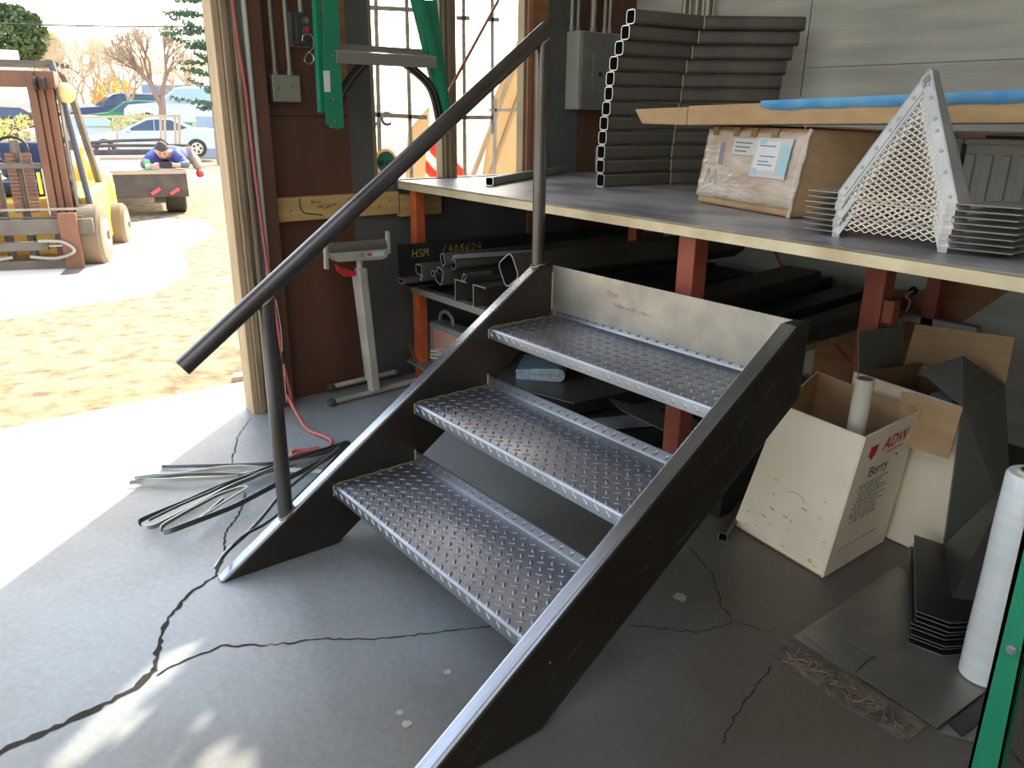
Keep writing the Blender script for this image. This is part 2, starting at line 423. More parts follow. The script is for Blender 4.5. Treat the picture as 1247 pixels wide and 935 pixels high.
LET = {  # rough hand letters on a unit grid
 'S': [[(.8,.9),(.3,1),(.1,.75),(.7,.4),(.6,.05),(.1,.05)]], 't': [[(.4,1),(.4,0),(.7,.05)],[(.1,.7),(.7,.7)]], 'e': [[(.1,.3),(.7,.35),(.6,.6),(.3,.65),(.1,.3),(.3,0),(.7,.1)]],
 'p': [[(.1,-.4),(.2,.6)],[(.2,.5),(.6,.6),(.6,.2),(.2,.1)]], 'K': [[(.1,0),(.1,1)],[(.7,1),(.1,.4),(.7,0)]], 'w': [[(0,.6),(.2,0),(.4,.5),(.6,0),(.8,.6)]], 'i': [[(.2,.5),(.25,0)]],
 'h': [[(.1,0),(.1,1)],[(.1,.4),(.4,.6),(.6,.4),(.6,0)]], 'B': [[(.1,0),(.1,1),(.6,.85),(.5,.6),(.1,.5),(.7,.35),(.6,.05),(.1,0)]], 'a': [[(.6,.5),(.2,.5),(.1,.1),(.5,.1),(.6,.5),(.7,0)]],
 'n': [[(.1,0),(.1,.5),(.4,.6),(.5,.4),(.6,0)]], 'd': [[(.6,1),(.6,0),(.2,0),(.1,.4),(.6,.5)]], 'H': [[(.1,0),(.1,1)],[(.7,0),(.7,1)],[(.1,.5),(.7,.55)]], 'M': [[(.05,0),(.15,1),(.4,.4),(.65,1),(.8,0)]],
 '4': [[(.4,1),(.1,.4),(.7,.45)],[(.6,.8),(.5,0)]], '0': [[(.4,1),(.1,.5),(.3,0),(.6,.4),(.4,1)]], '8': [[(.4,.5),(.1,.8),(.5,1),(.5,.7),(.1,.3),(.3,0),(.6,.3),(.4,.5)]], '6': [[(.6,1),(.2,.6),(.1,.2),(.5,.05),(.5,.4),(.15,.4)]],
 '2': [[(.1,.8),(.4,1),(.6,.7),(.1,0),(.7,.05)]], 'r': [[(.1,0),(.1,.6)],[(.1,.4),(.5,.6)]], 'o': [[(.3,.5),(.1,.3),(.3,0),(.5,.2),(.3,.5)]], 's': [[(.5,.5),(.2,.5),(.4,.25),(.1,0)]], '/': [[(.1,0),(.5,1)]], ' ': [],
}
def hand(s, origin, right, up, h, w, m, parent, label=None, name='handwriting', sl=.1):
    pl = []
    for i, c in enumerate(s):
        for q in LET.get(c, []): pl.append([(x + i * .85 + y * sl + random.uniform(-.04, .04), y + random.uniform(-.04, .04)) for x, y in q])
    return scribble(pl, origin, right, up, h, w, m, parent, name, label)

WX = -1.17      # inner face of the window wall
WY = 2.30       # inner face of the back wall
# ------------------------------------------------------------------ setting
def setting():
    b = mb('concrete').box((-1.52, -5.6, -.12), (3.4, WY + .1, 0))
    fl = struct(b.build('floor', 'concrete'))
    # cracks in the slab
    random.seed(3)
    def crack(pix, w0, w1, jit=.004):
        pts = [at(u, v, z=0) for u, v in pix]; out = []
        for a, c in zip(pts, pts[1:]):
            n = max(2, int((c - a).length / .012))
            for i in range(n): out.append(a.lerp(c, i / n))
        out.append(pts[-1]); L = len(out); bb = mb('crack'); prev = None
        for i, p in enumerate(out):
            d = (out[min(i + 1, L - 1)] - out[max(i - 1, 0)]).normalized(); q = V((-d.y, d.x, 0))
            off = q * random.uniform(-jit, jit); w = (w0 + (w1 - w0) * i / L) * random.uniform(.45, 1.3) / 2
            l, r = p + off - q * w, p + off + q * w; l.z = r.z = .0012
            if prev: bb.add([prev[0], l, r, prev[1]], [(0, 1, 2, 3)])
            prev = (l, r)
        bb.build('crack', 'crack', fl)
    crack([(-40, 938), (0, 916), (60, 890), (120, 862), (165, 838), (190, 815)], .018, .014)
    crack([(190, 815), (192, 790), (205, 752), (232, 722), (262, 702)], .012, .008)
    crack([(262, 702), (273, 675), (274, 650), (292, 625), (300, 600)], .008, .005)
    crack([(282, 565), (290, 530), (305, 510)], .005, .003)
    crack([(190, 822), (230, 802), (270, 787), (330, 785), (400, 778), (470, 778), (530, 770), (600, 762)], .006, .003)
    crack([(765, 762), (850, 770), (893, 758), (880, 740), (868, 700), (838, 665)], .003, .004)
    crack([(893, 757), (940, 770)], .003, .003)
    crack([(940, 812), (905, 855), (880, 905)], .004, .003)
    # pale spots of spilt paint on the slab
    for u, v, rr in ((487, 868, .007), (495, 882, .011), (828, 727, .02), (545, 818, .009)):
        p = at(u, v, z=0); bb = mb('stain'); n = 14
        bb.add([(p.x + cos(2*pi*k/n) * rr * random.uniform(.7, 1.2), p.y + sin(2*pi*k/n) * rr * random.uniform(.7, 1.2), .001) for k in range(n)], [tuple(range(n))]); bb.build('paint_spot', 'stain', fl)
    # yard
    b = mb('dirt'); xs = [-1.52, -1.9, -2.4, -3, -4, -5, -6, -8, -10, -13, -17, -22, -28, -34, -40, -60, -90, -140]
    ys = [-60, -30, -12, -6, -4, -2, -1, 0, 1, 2, 4, 8, 16, 30, 60, 120]
    vs = [(x, y, gz(CAM.x - x) if x < -1.6 else -.03) for x in xs for y in ys]; n = len(ys)
    b.add(vs, [(i * n + j, i * n + j + 1, (i + 1) * n + j + 1, (i + 1) * n + j) for i in range(len(xs) - 1) for j in range(n - 1)])
    struct(b.build('ground', 'dirt', smooth=True))
    b = mb('asphalt')      # street strip in front of the parked cars
    q = [gnd(20, 19), gnd(310, 19), gnd(420, 60), gnd(-300, 60)]; b.prism([p + V((0, 0, .012)) for p in q], (0, 0, .01)); struct(b.build('road', 'asphalt'))
    b = mb('ground_pale')    # hard pale patch of the yard
    pix = [(-260, 392), (0, 392), (100, 372), (190, 358), (228, 330), (222, 306), (262, 284), (250, 272), (205, 268), (150, 275), (0, 300), (-260, 330)]
    top = []
    for u, v in pix:
        p = at(u, v, z=-.16); p.z = gz(sqrt((p.x - CAM.x) ** 2 + (p.y - CAM.y) ** 2)) + .012; top.append(p)
    b.prism(top, (0, 0, -.02)); struct(b.build('ground_slab', 'ground_pale'))
    # window wall
    b = mb('wall_white')
    o = .04
    for (y0, y1, z0, z1) in ((.2, .80, -.1, 3.1), (.80, 1.62, -.1, .86), (.80, 1.62, 2.40, 3.1), (1.62, WY + .18, -.1, 3.1), (-3.7, .2, 2.75, 3.1), (-5.6, -3.7, -.1, 3.1)):
        b.use('wall_white').box((WX - o, y0, z0), (WX - .012, y1, z1))
        if z0 < 1 and y0 > -3:
            if y0 == .2:
                b.use('ply_brown').box((WX - .012, .2, 0), (WX, .70, 1.12)); b.use('hollow').box((WX - .012, .2, 1.1199), (WX - .003, .70, 1.1231)); b.use('ply_brown').box((WX - .012, .2, 1.123), (WX, .70, 3.1))
                b.use('paint_grey').box((WX - .012, .70, 0), (WX + .002, .80, 3.1)); b.use('ply_tan').box((WX - .001, .60, 1.20), (WX + .003, .705, 3.1))
            elif y0 == .80: b.use('paint_grey').box((WX - .012, .8, 0), (WX, 1.62, .86))
            else:
                b.use('paint_grey').box((WX - .012, 1.72, 0), (WX, 1.93, 3.1)); b.use('ply_tan').box((WX - .012, 1.62, .3), (WX + .012, 1.72, 3.1))
                b.use('ply_brown').box((WX - .012, 1.93, 0), (WX + .002, WY, 3.1))
    struct(b.build('wall_left', 'wall_white'))
    b = mb('ply_grey').box((WX - .18, WY, -.1), (3.4, WY + .15, 3.1))
    wb = struct(b.build('wall_back', 'ply_grey'))
    b = mb('ply_grey'); # seams of the plywood sheets and the bare brown sheet low on the wall
    b.use('hollow').box((-.20, WY - .002, 1.22), (-.198, WY, 3.1)); b.box((-.19, WY - .002, 1.330), (3.3, WY, 1.3315))
    b.build('seam', 'hollow', wb)
    ply = [at(1043, 352, y=WY), at(1140, 352, y=WY), at(1142, 330, y=WY), at(1235, 350, y=WY), at(1175, 390, y=WY), at(1120, 420, y=WY), at(1070, 500, y=WY), at(985, 480, y=WY), at(1000, 380, y=WY)]
    mb('ply_tan').prism([p + V((0, -.004, 0)) for p in ply], (0, .006, 0)).build('bare_panel', 'ply_tan', wb)
    h = at(1113, 354, y=WY); mb('hollow').cyl(h + V((0, -.006, 0)), h + V((0, -.003, 0)), .018).build('cable_hole', 'hollow', wb)
    b = mb('ceil').box((-1.36, -.5, 3.1), (3.45, WY + .15, 3.2)); b.box((-1.36, -5.6, 3.1), (3.45, -2.9, 3.2)); b.box((-1.36, -2.9, 3.1), (.5, -.5, 3.2)); b.box((3.0, -2.9, 3.1), (3.45, -.5, 3.2)); struct(b.build('ceiling', 'ceil'))  # opening behind the camera is an invented skylight, added for warm fill light
    struct(mb('wall_white').box((3.3, -5.6, -.1), (3.45, WY + .15, 3.1)).build('wall_right', 'wall_white'))
    # door post with its stop mouldings
    b = mb('wood_tan').box((WX - .02, .180, -.02), (WX + .068, .204, 2.75)); struct(b.build('trim_1', 'wood_tan', bevel=.003))
    b = mb('wood_old').box((WX + .001, .205, 0), (WX + .085, .228, 2.75)); b.box((WX + .001, .2285, 0), (WX + .07, .242, 2.75)); b.box((WX, .2425, 0), (WX + .088, .256, 2.75)); struct(b.build('trim_2', 'wood_old', bevel=.003))
    b = mb('paint_greygreen').box((WX, .257, 0), (WX + .055, .300, 2.75)); b.box((WX + .055, .257, 0), (WX + .07, .268, 2.75)); struct(b.build('trim_3', 'paint_greygreen', bevel=.003))
    b = mb('ply_brown').box((WX, .30, 0), (WX + .07, .352, 2.75)); struct(b.build('trim_4', 'ply_brown', bevel=.003))
    # window frame, mullion, sashes and panes
    b = mb('window_frame'); y0, y1, z0, z1 = .80, 1.62, .86, 2.40
    for (a, c) in (((y0, z0), (y0 + .018, z1)), ((y1 - .035, z0), (y1, z1)), ((1.135, z0), (1.215, z1)), ((y0, z0), (y1, z0 + .012)), ((y0, z1 - .03), (y1, z1))):
        b.box((WX - .045, a[0], a[1]), (WX + .004, c[0], c[1]))
    b.box((WX - .05, 1.168, z0), (WX + .016, 1.182, z1)); b.box((WX + .0, 1.148, z0), (WX + .012, 1.156, z1)); b.use('copper').box((WX - .03, 1.60, z0), (WX + .016, 1.625, z1))
    w = struct(b.build('window_1', 'window_frame', bevel=.002))
    for a, c in ((y0 + .018, 1.135), (1.215, y1 - .035)): mb('glass').box((WX - .030, a, z0 + .012), (WX - .027, c, z1 - .03)).build('pane', 'glass', w)
    # added unseen canopy: blocks the window sun, its gaps make floor dapples
    b = mb('wood_old'); zc = 2.5
    holes = [((240, 770), (140, 860), .040), ((180, 825), (50, 945), .045), ((200, 800), (110, 890), .034), ((186, 850), (135, 912), .022), ((222, 838), (198, 868), .018), ((218, 872), (165, 950), .034), ((252, 856), (236, 888), .016), ((275, 890), (232, 970), .034), ((300, 905), (280, 975), .026), ((172, 888), (112, 955), .014)]
    hh = []
    for q0, q1, r in holes:
        p0, p1 = at(*q0, z=0), at(*q1, z=0); c = (p0 + p1) / 2; d = p1 - p0; L = d.length / 2; d.normalize()
        hh.append((c.x - 2.98 * .68, c.y + 2.98 * .733, d, L, r))
    S = .016
    nx, ny = int(1.55 / S), int(2.9 / S)
    rows = []
    for j in range(ny):
        run = None; yy = .30 + j * S
        for i in range(nx + 1):
            xx = -2.78 + i * S
            # gaps are shaped to throw the sun dapples on the floor
            open_ = i < nx and (yy < -1.03 - 1.078 * xx or any((((xx - hx) * d.x + (yy - hy) * d.y) ** 2 / L ** 2 + ((xx - hx) * d.y - (yy - hy) * d.x) ** 2 / r ** 2) < 1 for hx, hy, d, L, r in hh))
            if i < nx and not open_:
                if run is None: run = xx
            elif run is not None:
                b.box((run, yy, zc), (xx, yy + S, zc + .02)); run = None
    for y, xa in ((.5, -1.40), (1.85, -2.6), (3.0, -2.7)): b.box((xa, y, zc + .02), (-1.22, y + .05, zc + .09))
    tag(b.build('canopy', 'wood_old'), 'unseen board canopy added over the window to dapple the sun', 'canopy')
setting()

# ------------------------------------------------------------------ the steel stair
R_, G_ = .178, .2608; H1 = .1844; SW = .829; ST = .044; UP = .0318; TD = .2577
TOE, HEEL, YB, ZL, ZT, YC = -.3239, .0066, .7735, .5216, .7026, .7163
def stair():
    t = thing('metal_staircase', (SW / 2, .2, 0), 'three step steel staircase with diamond plate treads and a round handrail on the concrete floor', 'staircase')
    poly = [(TOE, 0), (HEEL, 0), (YB, ZL), (YB, ZT), (YC, ZT)]
    for x0, lab in ((-ST, 'left stringer of dark rectangular tube carrying the handrail posts'), (SW, 'right stringer of dark rectangular tube with an open top end')):
        b = mb('steel_dark').prism([(x0, y, z) for y, z in poly], (ST, 0, 0)); b.use('steel_skylit'); b.mi[2 + 4] = 1  # slanted top face paler: sky reflection put into its steel colour
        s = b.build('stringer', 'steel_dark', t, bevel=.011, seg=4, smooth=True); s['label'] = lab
        mb('hollow').box((x0 + .008, YC + .006, ZT - .001), (x0 + ST - .008, YB - .005, ZT + .0006)).build('tube_opening', 'hollow', s)
        if x0 > 0:   # scratches along the web
            b = mb('weld'); random.seed(5); d = V((0, 1.04, .7026)).normalized()
            for k in range(26):
                a = random.uniform(-.05, .95); o = random.uniform(.03, .16); p = V((SW + ST + .0006, TOE + .05 + a * 1.0, a * .675)) + V((0, .56, -.83)) * o
                if p.z < .02 or p.y > YB - .1: continue
                L = random.uniform(.01, .09); w = random.uniform(.0004, .0012); e = V((0, .56, -.83)) * w
                q = p + d * L + V((0, .56, -.83)) * random.uniform(-.006, .006)
                b.add([p, q, q + e, p + e], [(0, 1, 2, 3)])
            b.build('scratches', 'weld', s)
            mb('galv').cyl((SW + ST, .02, .155), (SW + ST + .002, .02, .155), .002).build('rivet', 'galv', s)
    def lozenges(b, o, ax, ay, n, L, D, p=.0345, first=0, y0=0, x0=0):
        prof = [(-1, 0), (-.72, .75), (0, 1), (.72, .75), (1, 0), (.72, -.75), (0, -1), (-.72, -.75)]; k = 8; j = first; v = y0
        while v < D:
            u_ = x0 + (p * .5 if j % 2 else 0) + p * .3
            while u_ < L - .008:
                c = o + ax * u_ + ay * v; e = (ax + ay).normalized() if j % 2 == 0 else (ax - ay).normalized(); g = n.cross(e)
                lo = [c + e * a_ * .0112 + g * q * .0040 for a_, q in prof]; hi = [c + e * a_ * .0075 + g * q * .0016 + n * .0021 for a_, q in prof]
                b.add(lo + hi, [tuple(range(k, 2 * k))] + [(m, (m + 1) % k, k + (m + 1) % k, k + m) for m in range(k)]); u_ += p
            v += p * .5; j += 1
    X, Y, Z = V((1, 0, 0)), V((0, 1, 0)), V((0, 0, 1))
    for k in range(3):
        z = H1 + k * R_; y = k * G_; b = mb('steel_tread'); r = .008; th = .004
        prof = [(y, z - .032)] + [(y + r - r * cos(a), z - r + r * sin(a)) for a in (0, pi/8, pi/4, 3*pi/8, pi/2)] + [(y + TD - r + r * sin(a), z + r - r * cos(a)) for a in (0, pi/4, pi/2)] + [(y + TD, z + UP)]
        outer = prof; inner = [(y + th, z - .032), (y + th, z - r), (y + r, z - th), (y + TD - r, z - th), (y + TD + th, z + r), (y + TD + th, z + UP)]
        n = len(outer)
        b.prism([(0.0, p, q) for p, q in outer + inner[::-1]], (SW, 0, 0))
        lozenges(b, V((.004, y, z)), X, Y, Z, SW - .008, TD - .02, first=1, y0=.012)
        lozenges(b, V((.004, y, z)), X, -Z, -Y, SW - .008, .020, first=0, y0=.017)
        lozenges(b, V((.004, y + TD, z)), X, Z, -Y, SW - .008, .020, first=0, y0=.017)
        tr = b.build('tread', 'steel_tread', t, smooth=True); tr['label'] = ['lowest diamond plate tread', 'middle diamond plate tread', 'top diamond plate tread'][k]
        w = mb('weld'); w.tube([(0.002, y + .001, z - .032), (.002, y + .001, z - .004), (.003, y + .02, z + .001)], .0028, 6)
        w.tube([(.003, y + .01 + i * .02, z + .0015 + .0012 * sin(i * 2.1)) for i in range(13)], .0016, 5)
        w.tube([(.003, y + TD, z + .004), (.003, y + TD, z + UP + .004)], .003, 6); w.build('weld', 'weld', tr)
    z0 = H1 + 2 * R_ + .02
    rp = mb('steel_riser').box((0, YB - .006, z0), (SW, YB, ZT - .003)).build('riser_plate', 'steel_riser', t, bevel=.001)
    rp['label'] = 'bare bright steel plate closing the back above the top tread'
    mb('weld').tube([(.002, YB - .007, z0 + i * .012) for i in range(int((ZT - z0) / .012))], .0025, 6).build('weld', 'weld', rp)
    pp = at(738, 360, y=YB - .008)
    hand('Ster', pp, X, Z, .016, .0011, 'pen_red', rp); hand('Keep with stair', at(748, 373, y=YB - .008), V((1, 0, -.03)), Z, .011, .0010, 'pen_red', rp)
    px = -ST / 2
    lo = V((px, -.338, .575)); hi = V((px, .742, 1.362)); d = (hi - lo).normalized()
    hr = mb('steel_pipe').pipe(lo, hi, .0215).build('handrail', 'steel_pipe', t, smooth=True)
    mb('weld').ball(lo + V((.0, .0, .022)), .004, 6).build('weld', 'weld', hr)
    def zr(y): return lo.z + (y - lo.y) * d.z / d.y
    def zs(y): return min(ZT, (y - TOE) * ZT / (YC - TOE))
    for y in (-.128, .726):
        zb = zs(y) - (.008 if y < 0 else 0)
        p = mb('steel_pipe').tube([(px, y, zb), (px, y, zr(y) - .012)], .0195, 24).build('post', 'steel_pipe', t, smooth=True)
        p['label'] = 'lower handrail post' if y < 0 else 'upper handrail post'
        w = mb('weld'); w.tube([(px + .0205 * cos(a * pi / 8), y + .0205 * sin(a * pi / 8), zs(y + .0205 * sin(a * pi / 8)) + .002) for a in range(17)], .0022, 5); w.build('weld', 'weld', p); w = mb('weld')
        w.tube([(px + .0195 * cos(a * pi / 8), y + .0195 * sin(a * pi / 8), zr(y + .0195 * sin(a * pi / 8)) - .021) for a in range(17)], .002, 5); w.build('weld', 'weld', p)
stair()

# ------------------------------------------------------------------ work table
TA, TB = V((-1.15, .905, 0)), V((1.262, .800, 0)); TD_ = (TB - TA).normalized(); TZ = .868
def tab(x): return .905 + (x + 1.15) * (TB.y - TA.y) / (TB.x - TA.x)      # y of the front edge
SHZ = .432
def table():
    t = thing('work_table', (0, 1.5, 0), 'long steel work table on red and orange square legs against the plywood wall', 'table')
    x1 = 2.3; F0 = V((-1.16, tab(-1.16), 0)); F1 = V((x1, tab(x1), 0))
    q = [F0, F1, V((x1, WY - .01, 0)), V((-1.165, WY - .01, 0))]
    tp = mb('steel_table').prism([p + V((0, 0, TZ - .006)) for p in q], (0, 0, .006)).build('tabletop', 'steel_table', t)
    b = mb('table_edge'); b.prism([p + V((0, .0, TZ - .032)) for p in (F0, F1, F1 + V((0, .006, 0)), F0 + V((0, .006, 0)))], (0, 0, .0315)); b.build('edge_angle', 'table_edge', t)['label'] = 'pale yellowish front edge'  # edge strip is paler and yellower than the tabletop
    def leg(x, y, s, m, z1=TZ - .006, lab=None):
        l = mb(m).box((x, y, 0), (x + s, y + s, z1)).build('leg', m, t, bevel=.003)
        if lab: l['label'] = lab
    leg(-1.10, .925, .046, 'orange_paint', lab='orange front leg at the window end'); leg(.385, .885, .058, 'red_paint', lab='red front leg in the middle'); lp = at(1057, 317, y=1.45); leg(lp.x, 1.45, .062, 'red_paint', lab='red front leg above the cardboard boxes')
    leg(-1.0, 2.15, .05, 'red_paint'); leg(-.62, 1.75, .05, 'red_paint'); leg(.5, 2.18, .05, 'red_paint'); leg(1.9, 2.18, .05, 'red_paint'); leg(1.95, .86, .05, 'red_paint')
    # shelf under the table: angle rails with cross bars
    b = mb('alu_dull').box((-1.08, .905, SHZ - .028), (.40, .945, SHZ)); b.build('shelf_rail', 'alu_dull', t, bevel=.002)
    b = mb('alu_dull').box((-1.08, 2.18, SHZ - .028), (.7, 2.22, SHZ)); b.build('shelf_rail', 'alu_dull', t, bevel=.002)
    for x in (-1.06, -.35, .35): mb('steel_black').box((x, .945, SHZ - .045), (x + .045, 2.18, SHZ - .001)).build('shelf_cross_bar', 'steel_black', t, bevel=.002)
    b = mb('steel_black').box((-.9, .95, SHZ - .004), (.30, 2.17, SHZ)); b.build('shelf_plate', 'steel_black', t)
    mb('wood_tan').box((.42, 1.3, SHZ - .02), (.47, 2.15, SHZ + .002)).build('shelf_plank', 'wood_tan', t)
    mb('red_paint').box((lp.x + .062, 1.46, .56), (lp.x + .095, 1.50, .63)).build('lug', 'red_paint', t, bevel=.003)
table()

def stock():
    """lengths of steel lying on the shelf, their ends towards the front of the table"""
    G = 'steel stock on the shelf under the table'
    def piece(name, lab, fn, cat='steel tube', m='steel_tube'):
        b = mb(m); fn(b); return tag(b.build(name, m, bevel=0), lab, cat, None)
    z = SHZ
    # big angle with yellow writing
    a = at(486, 345, y=.86); b = mb('steel_black')
    P = at(486, 346, x=-1.035); D = V((.10, 1.30, 0))
    L = [(0, 0), (.15, 0), (.15, .005), (.005, .005), (.005, .165), (0, .165)]
    # flange stands up, web faces the room
    b.prism([P + V((x * .62 - .0, x * .0, zz)) for x, zz in L], D)
    # standing plate seen from the front: runs along x as well
    o = b.build('steel_angle', 'steel_black'); tag(o, 'wide black steel angle with yellow chalk writing lying on the shelf below the table', 'steel angle')
    n = V((D.y, -D.x, 0)).normalized()
    org = P + V((.0065, 0, .103)) + D * .05
    hand('HSM', P + V((.0065, 0, .108)) + D * .045, D, V((0, 0, 1)), .032, .0025, 'chalk_yellow', o); hand('/408624', P + V((.0065, 0, .112)) + D * .155, D, V((0, 0, 1)), .034, .0025, 'chalk_yellow', o)
    def rt(lab, p, w, h, L=1.25, roll=0, dx=.06, t=.004, name='square_tube', zz=0):
        p = V(p); q = p + V((dx * L, L, zz)); up = V((sin(roll), 0, cos(roll)))
        b = mb('steel_tube'); b.rtube(p, q, w, h, t, up=up); return tag(b.build(name, 'steel_tube'), lab, 'steel tube')
    A = lambda u, v, y: at(u, v, y=y)
    rt('small flat rectangular tube sticking out furthest below the yellow marked angle', A(488, 342, .80), .045, .024, 1.2)
    rt('open rectangular tube resting in the corner of the yellow marked angle', A(510, 328, .83), .052, .042, 1.1)
    rt('thin little rectangular tube tipped on edge beside the yellow marked angle', A(513, 338, .83), .012, .032, 1.0, .7)
    b = mb('steel_tube'); p = A(527, 333, .85); b.pipe(p, p + V((.05, 1.2, 0)), .013); tag(b.build('round_pipe', 'steel_tube', smooth=True), 'small round pipe among the steel tubes on the shelf', 'steel pipe')
    rt('tilted square tube standing on its corner in the left of the tube heap', A(535, 336, .86), .052, .066, 1.2, .32)
    rt('small square tube on top of the tilted tube in the left of the heap', A(539, 316, .87), .03, .048, 1.2, -.35)
    for u, lb in ((547, 'left one of two small bright angles lying like a tent on the tube heap'), (552.5, 'right one of two small bright angles lying like a tent on the tube heap')):
        p = A(u, 310, .90); b = mb('cut_steel'); d = V((.08, .4, -.005)); k = .011
        b.prism([p + V((-k, 0, -k * 1.3)), p + V((0, 0, 0)), p + V((k, 0, -k * 1.3)), p + V((k - .003, 0, -k * 1.4)), p + V((0, 0, -.004)), p + V((-k + .003, 0, -k * 1.4))], d); tag(b.build('small_angle', 'cut_steel'), lb, 'steel angle')
    b = mb('steel_tube'); p = A(552, 322, .90); b.pipe(p, p + V((.09, 1.3, .005)), .021); tag(b.build('round_pipe', 'steel_tube', smooth=True), 'long brown round pipe lying across the top of the tube heap', 'steel pipe')
    # two channels
    for u, lb in ((554, 'left upright steel channel under the round pipe'), (576, 'right upright steel channel next to the big diamond tube')):
        p = A(u, 352, .90); p.z = z + .001; w, h, tt = .082, .088, .004; d = V((.03, .42, 0)); b = mb('steel_tube')
        C = [(0, 0), (tt, 0), (tt, h - tt), (w, h - tt), (w, h), (0, h)]
        b.prism([p + V((x, 0, q)) for x, q in C], d); b.use('cut_steel').prism([p + V((x, -.0006, q)) for x, q in C], (0, .0006, 0)); tag(b.build('steel_channel', 'steel_tube'), lb, 'steel channel')
    rt('small tube piece hanging tilted over the edge of the left channel', A(565, 338, .885), .022, .032, .12, .5)
    rt('big thin walled square tube standing on its corner at the right of the heap', A(619, 329, .88), .10, .10, 1.2, .98)
    p = A(605, 372, .905); b = mb('red_paint'); k = .045; d = V((.05, .9, 0)); p.z = SHZ
    b.prism([p + V((-k * .8, 0, 0)), p + V((0, 0, k)), p + V((k * .8, 0, 0)), p + V((k * .8 - .007, 0, 0)), p + V((0, 0, k - .009)), p + V((-k * .8 + .007, 0, 0))], d)
    tag(b.build('angle_iron', 'red_paint'), 'rust red angle iron lying like a tent at the front of the shelf', 'steel angle')
    # dark beams whose far ends show above the stair
    def beam(lab, x0, x1, w, h, z0, y1=2.15, name='steel_beam', y0=1.0):
        d = V((x1 - x0, y1 - y0, 0)); b = mb('steel_black').prism([(x0, y0, z0), (x0 + w, y0, z0), (x0 + w, y0, z0 + h), (x0 + .004, y0, z0 + h)], d); tag(b.build(name, 'steel_black', bevel=.003), lab, 'steel beam')
    beam('dark deep steel beam seen behind the upper handrail post', -.58, -.52, .20, .10, z + .002, 2.0, y0=1.36)
    beam('dark wide steel beam left of the red middle leg', -.34, -.30, .25, .11, z + .002, 1.9)
    beam('flat dark steel beam just behind the red middle leg', -.03, .02, .10, .085, z + .002, 2.2)
    beam('dark boxy steel beam to the right of the red middle leg', .12, .02, .16, .14, z + .002, 2.0)
    beam('long dark channel beam running towards the right red leg', .26, .20, .11, .075, z + .002, 2.15)
    beam('short dark beam nearest the right red leg', .38, .34, .09, .06, z + .002, 2.15, y0=1.55)
    p, q = at(975, 408, z=.47), at(1047, 383, z=.47); tag(mb('steel_black').bar(p, q, .035, .05).build('steel_beam', 'steel_black', bevel=.003), 'black bar sticking out past the top of the right stair stringer towards the red leg', 'steel beam')
stock()

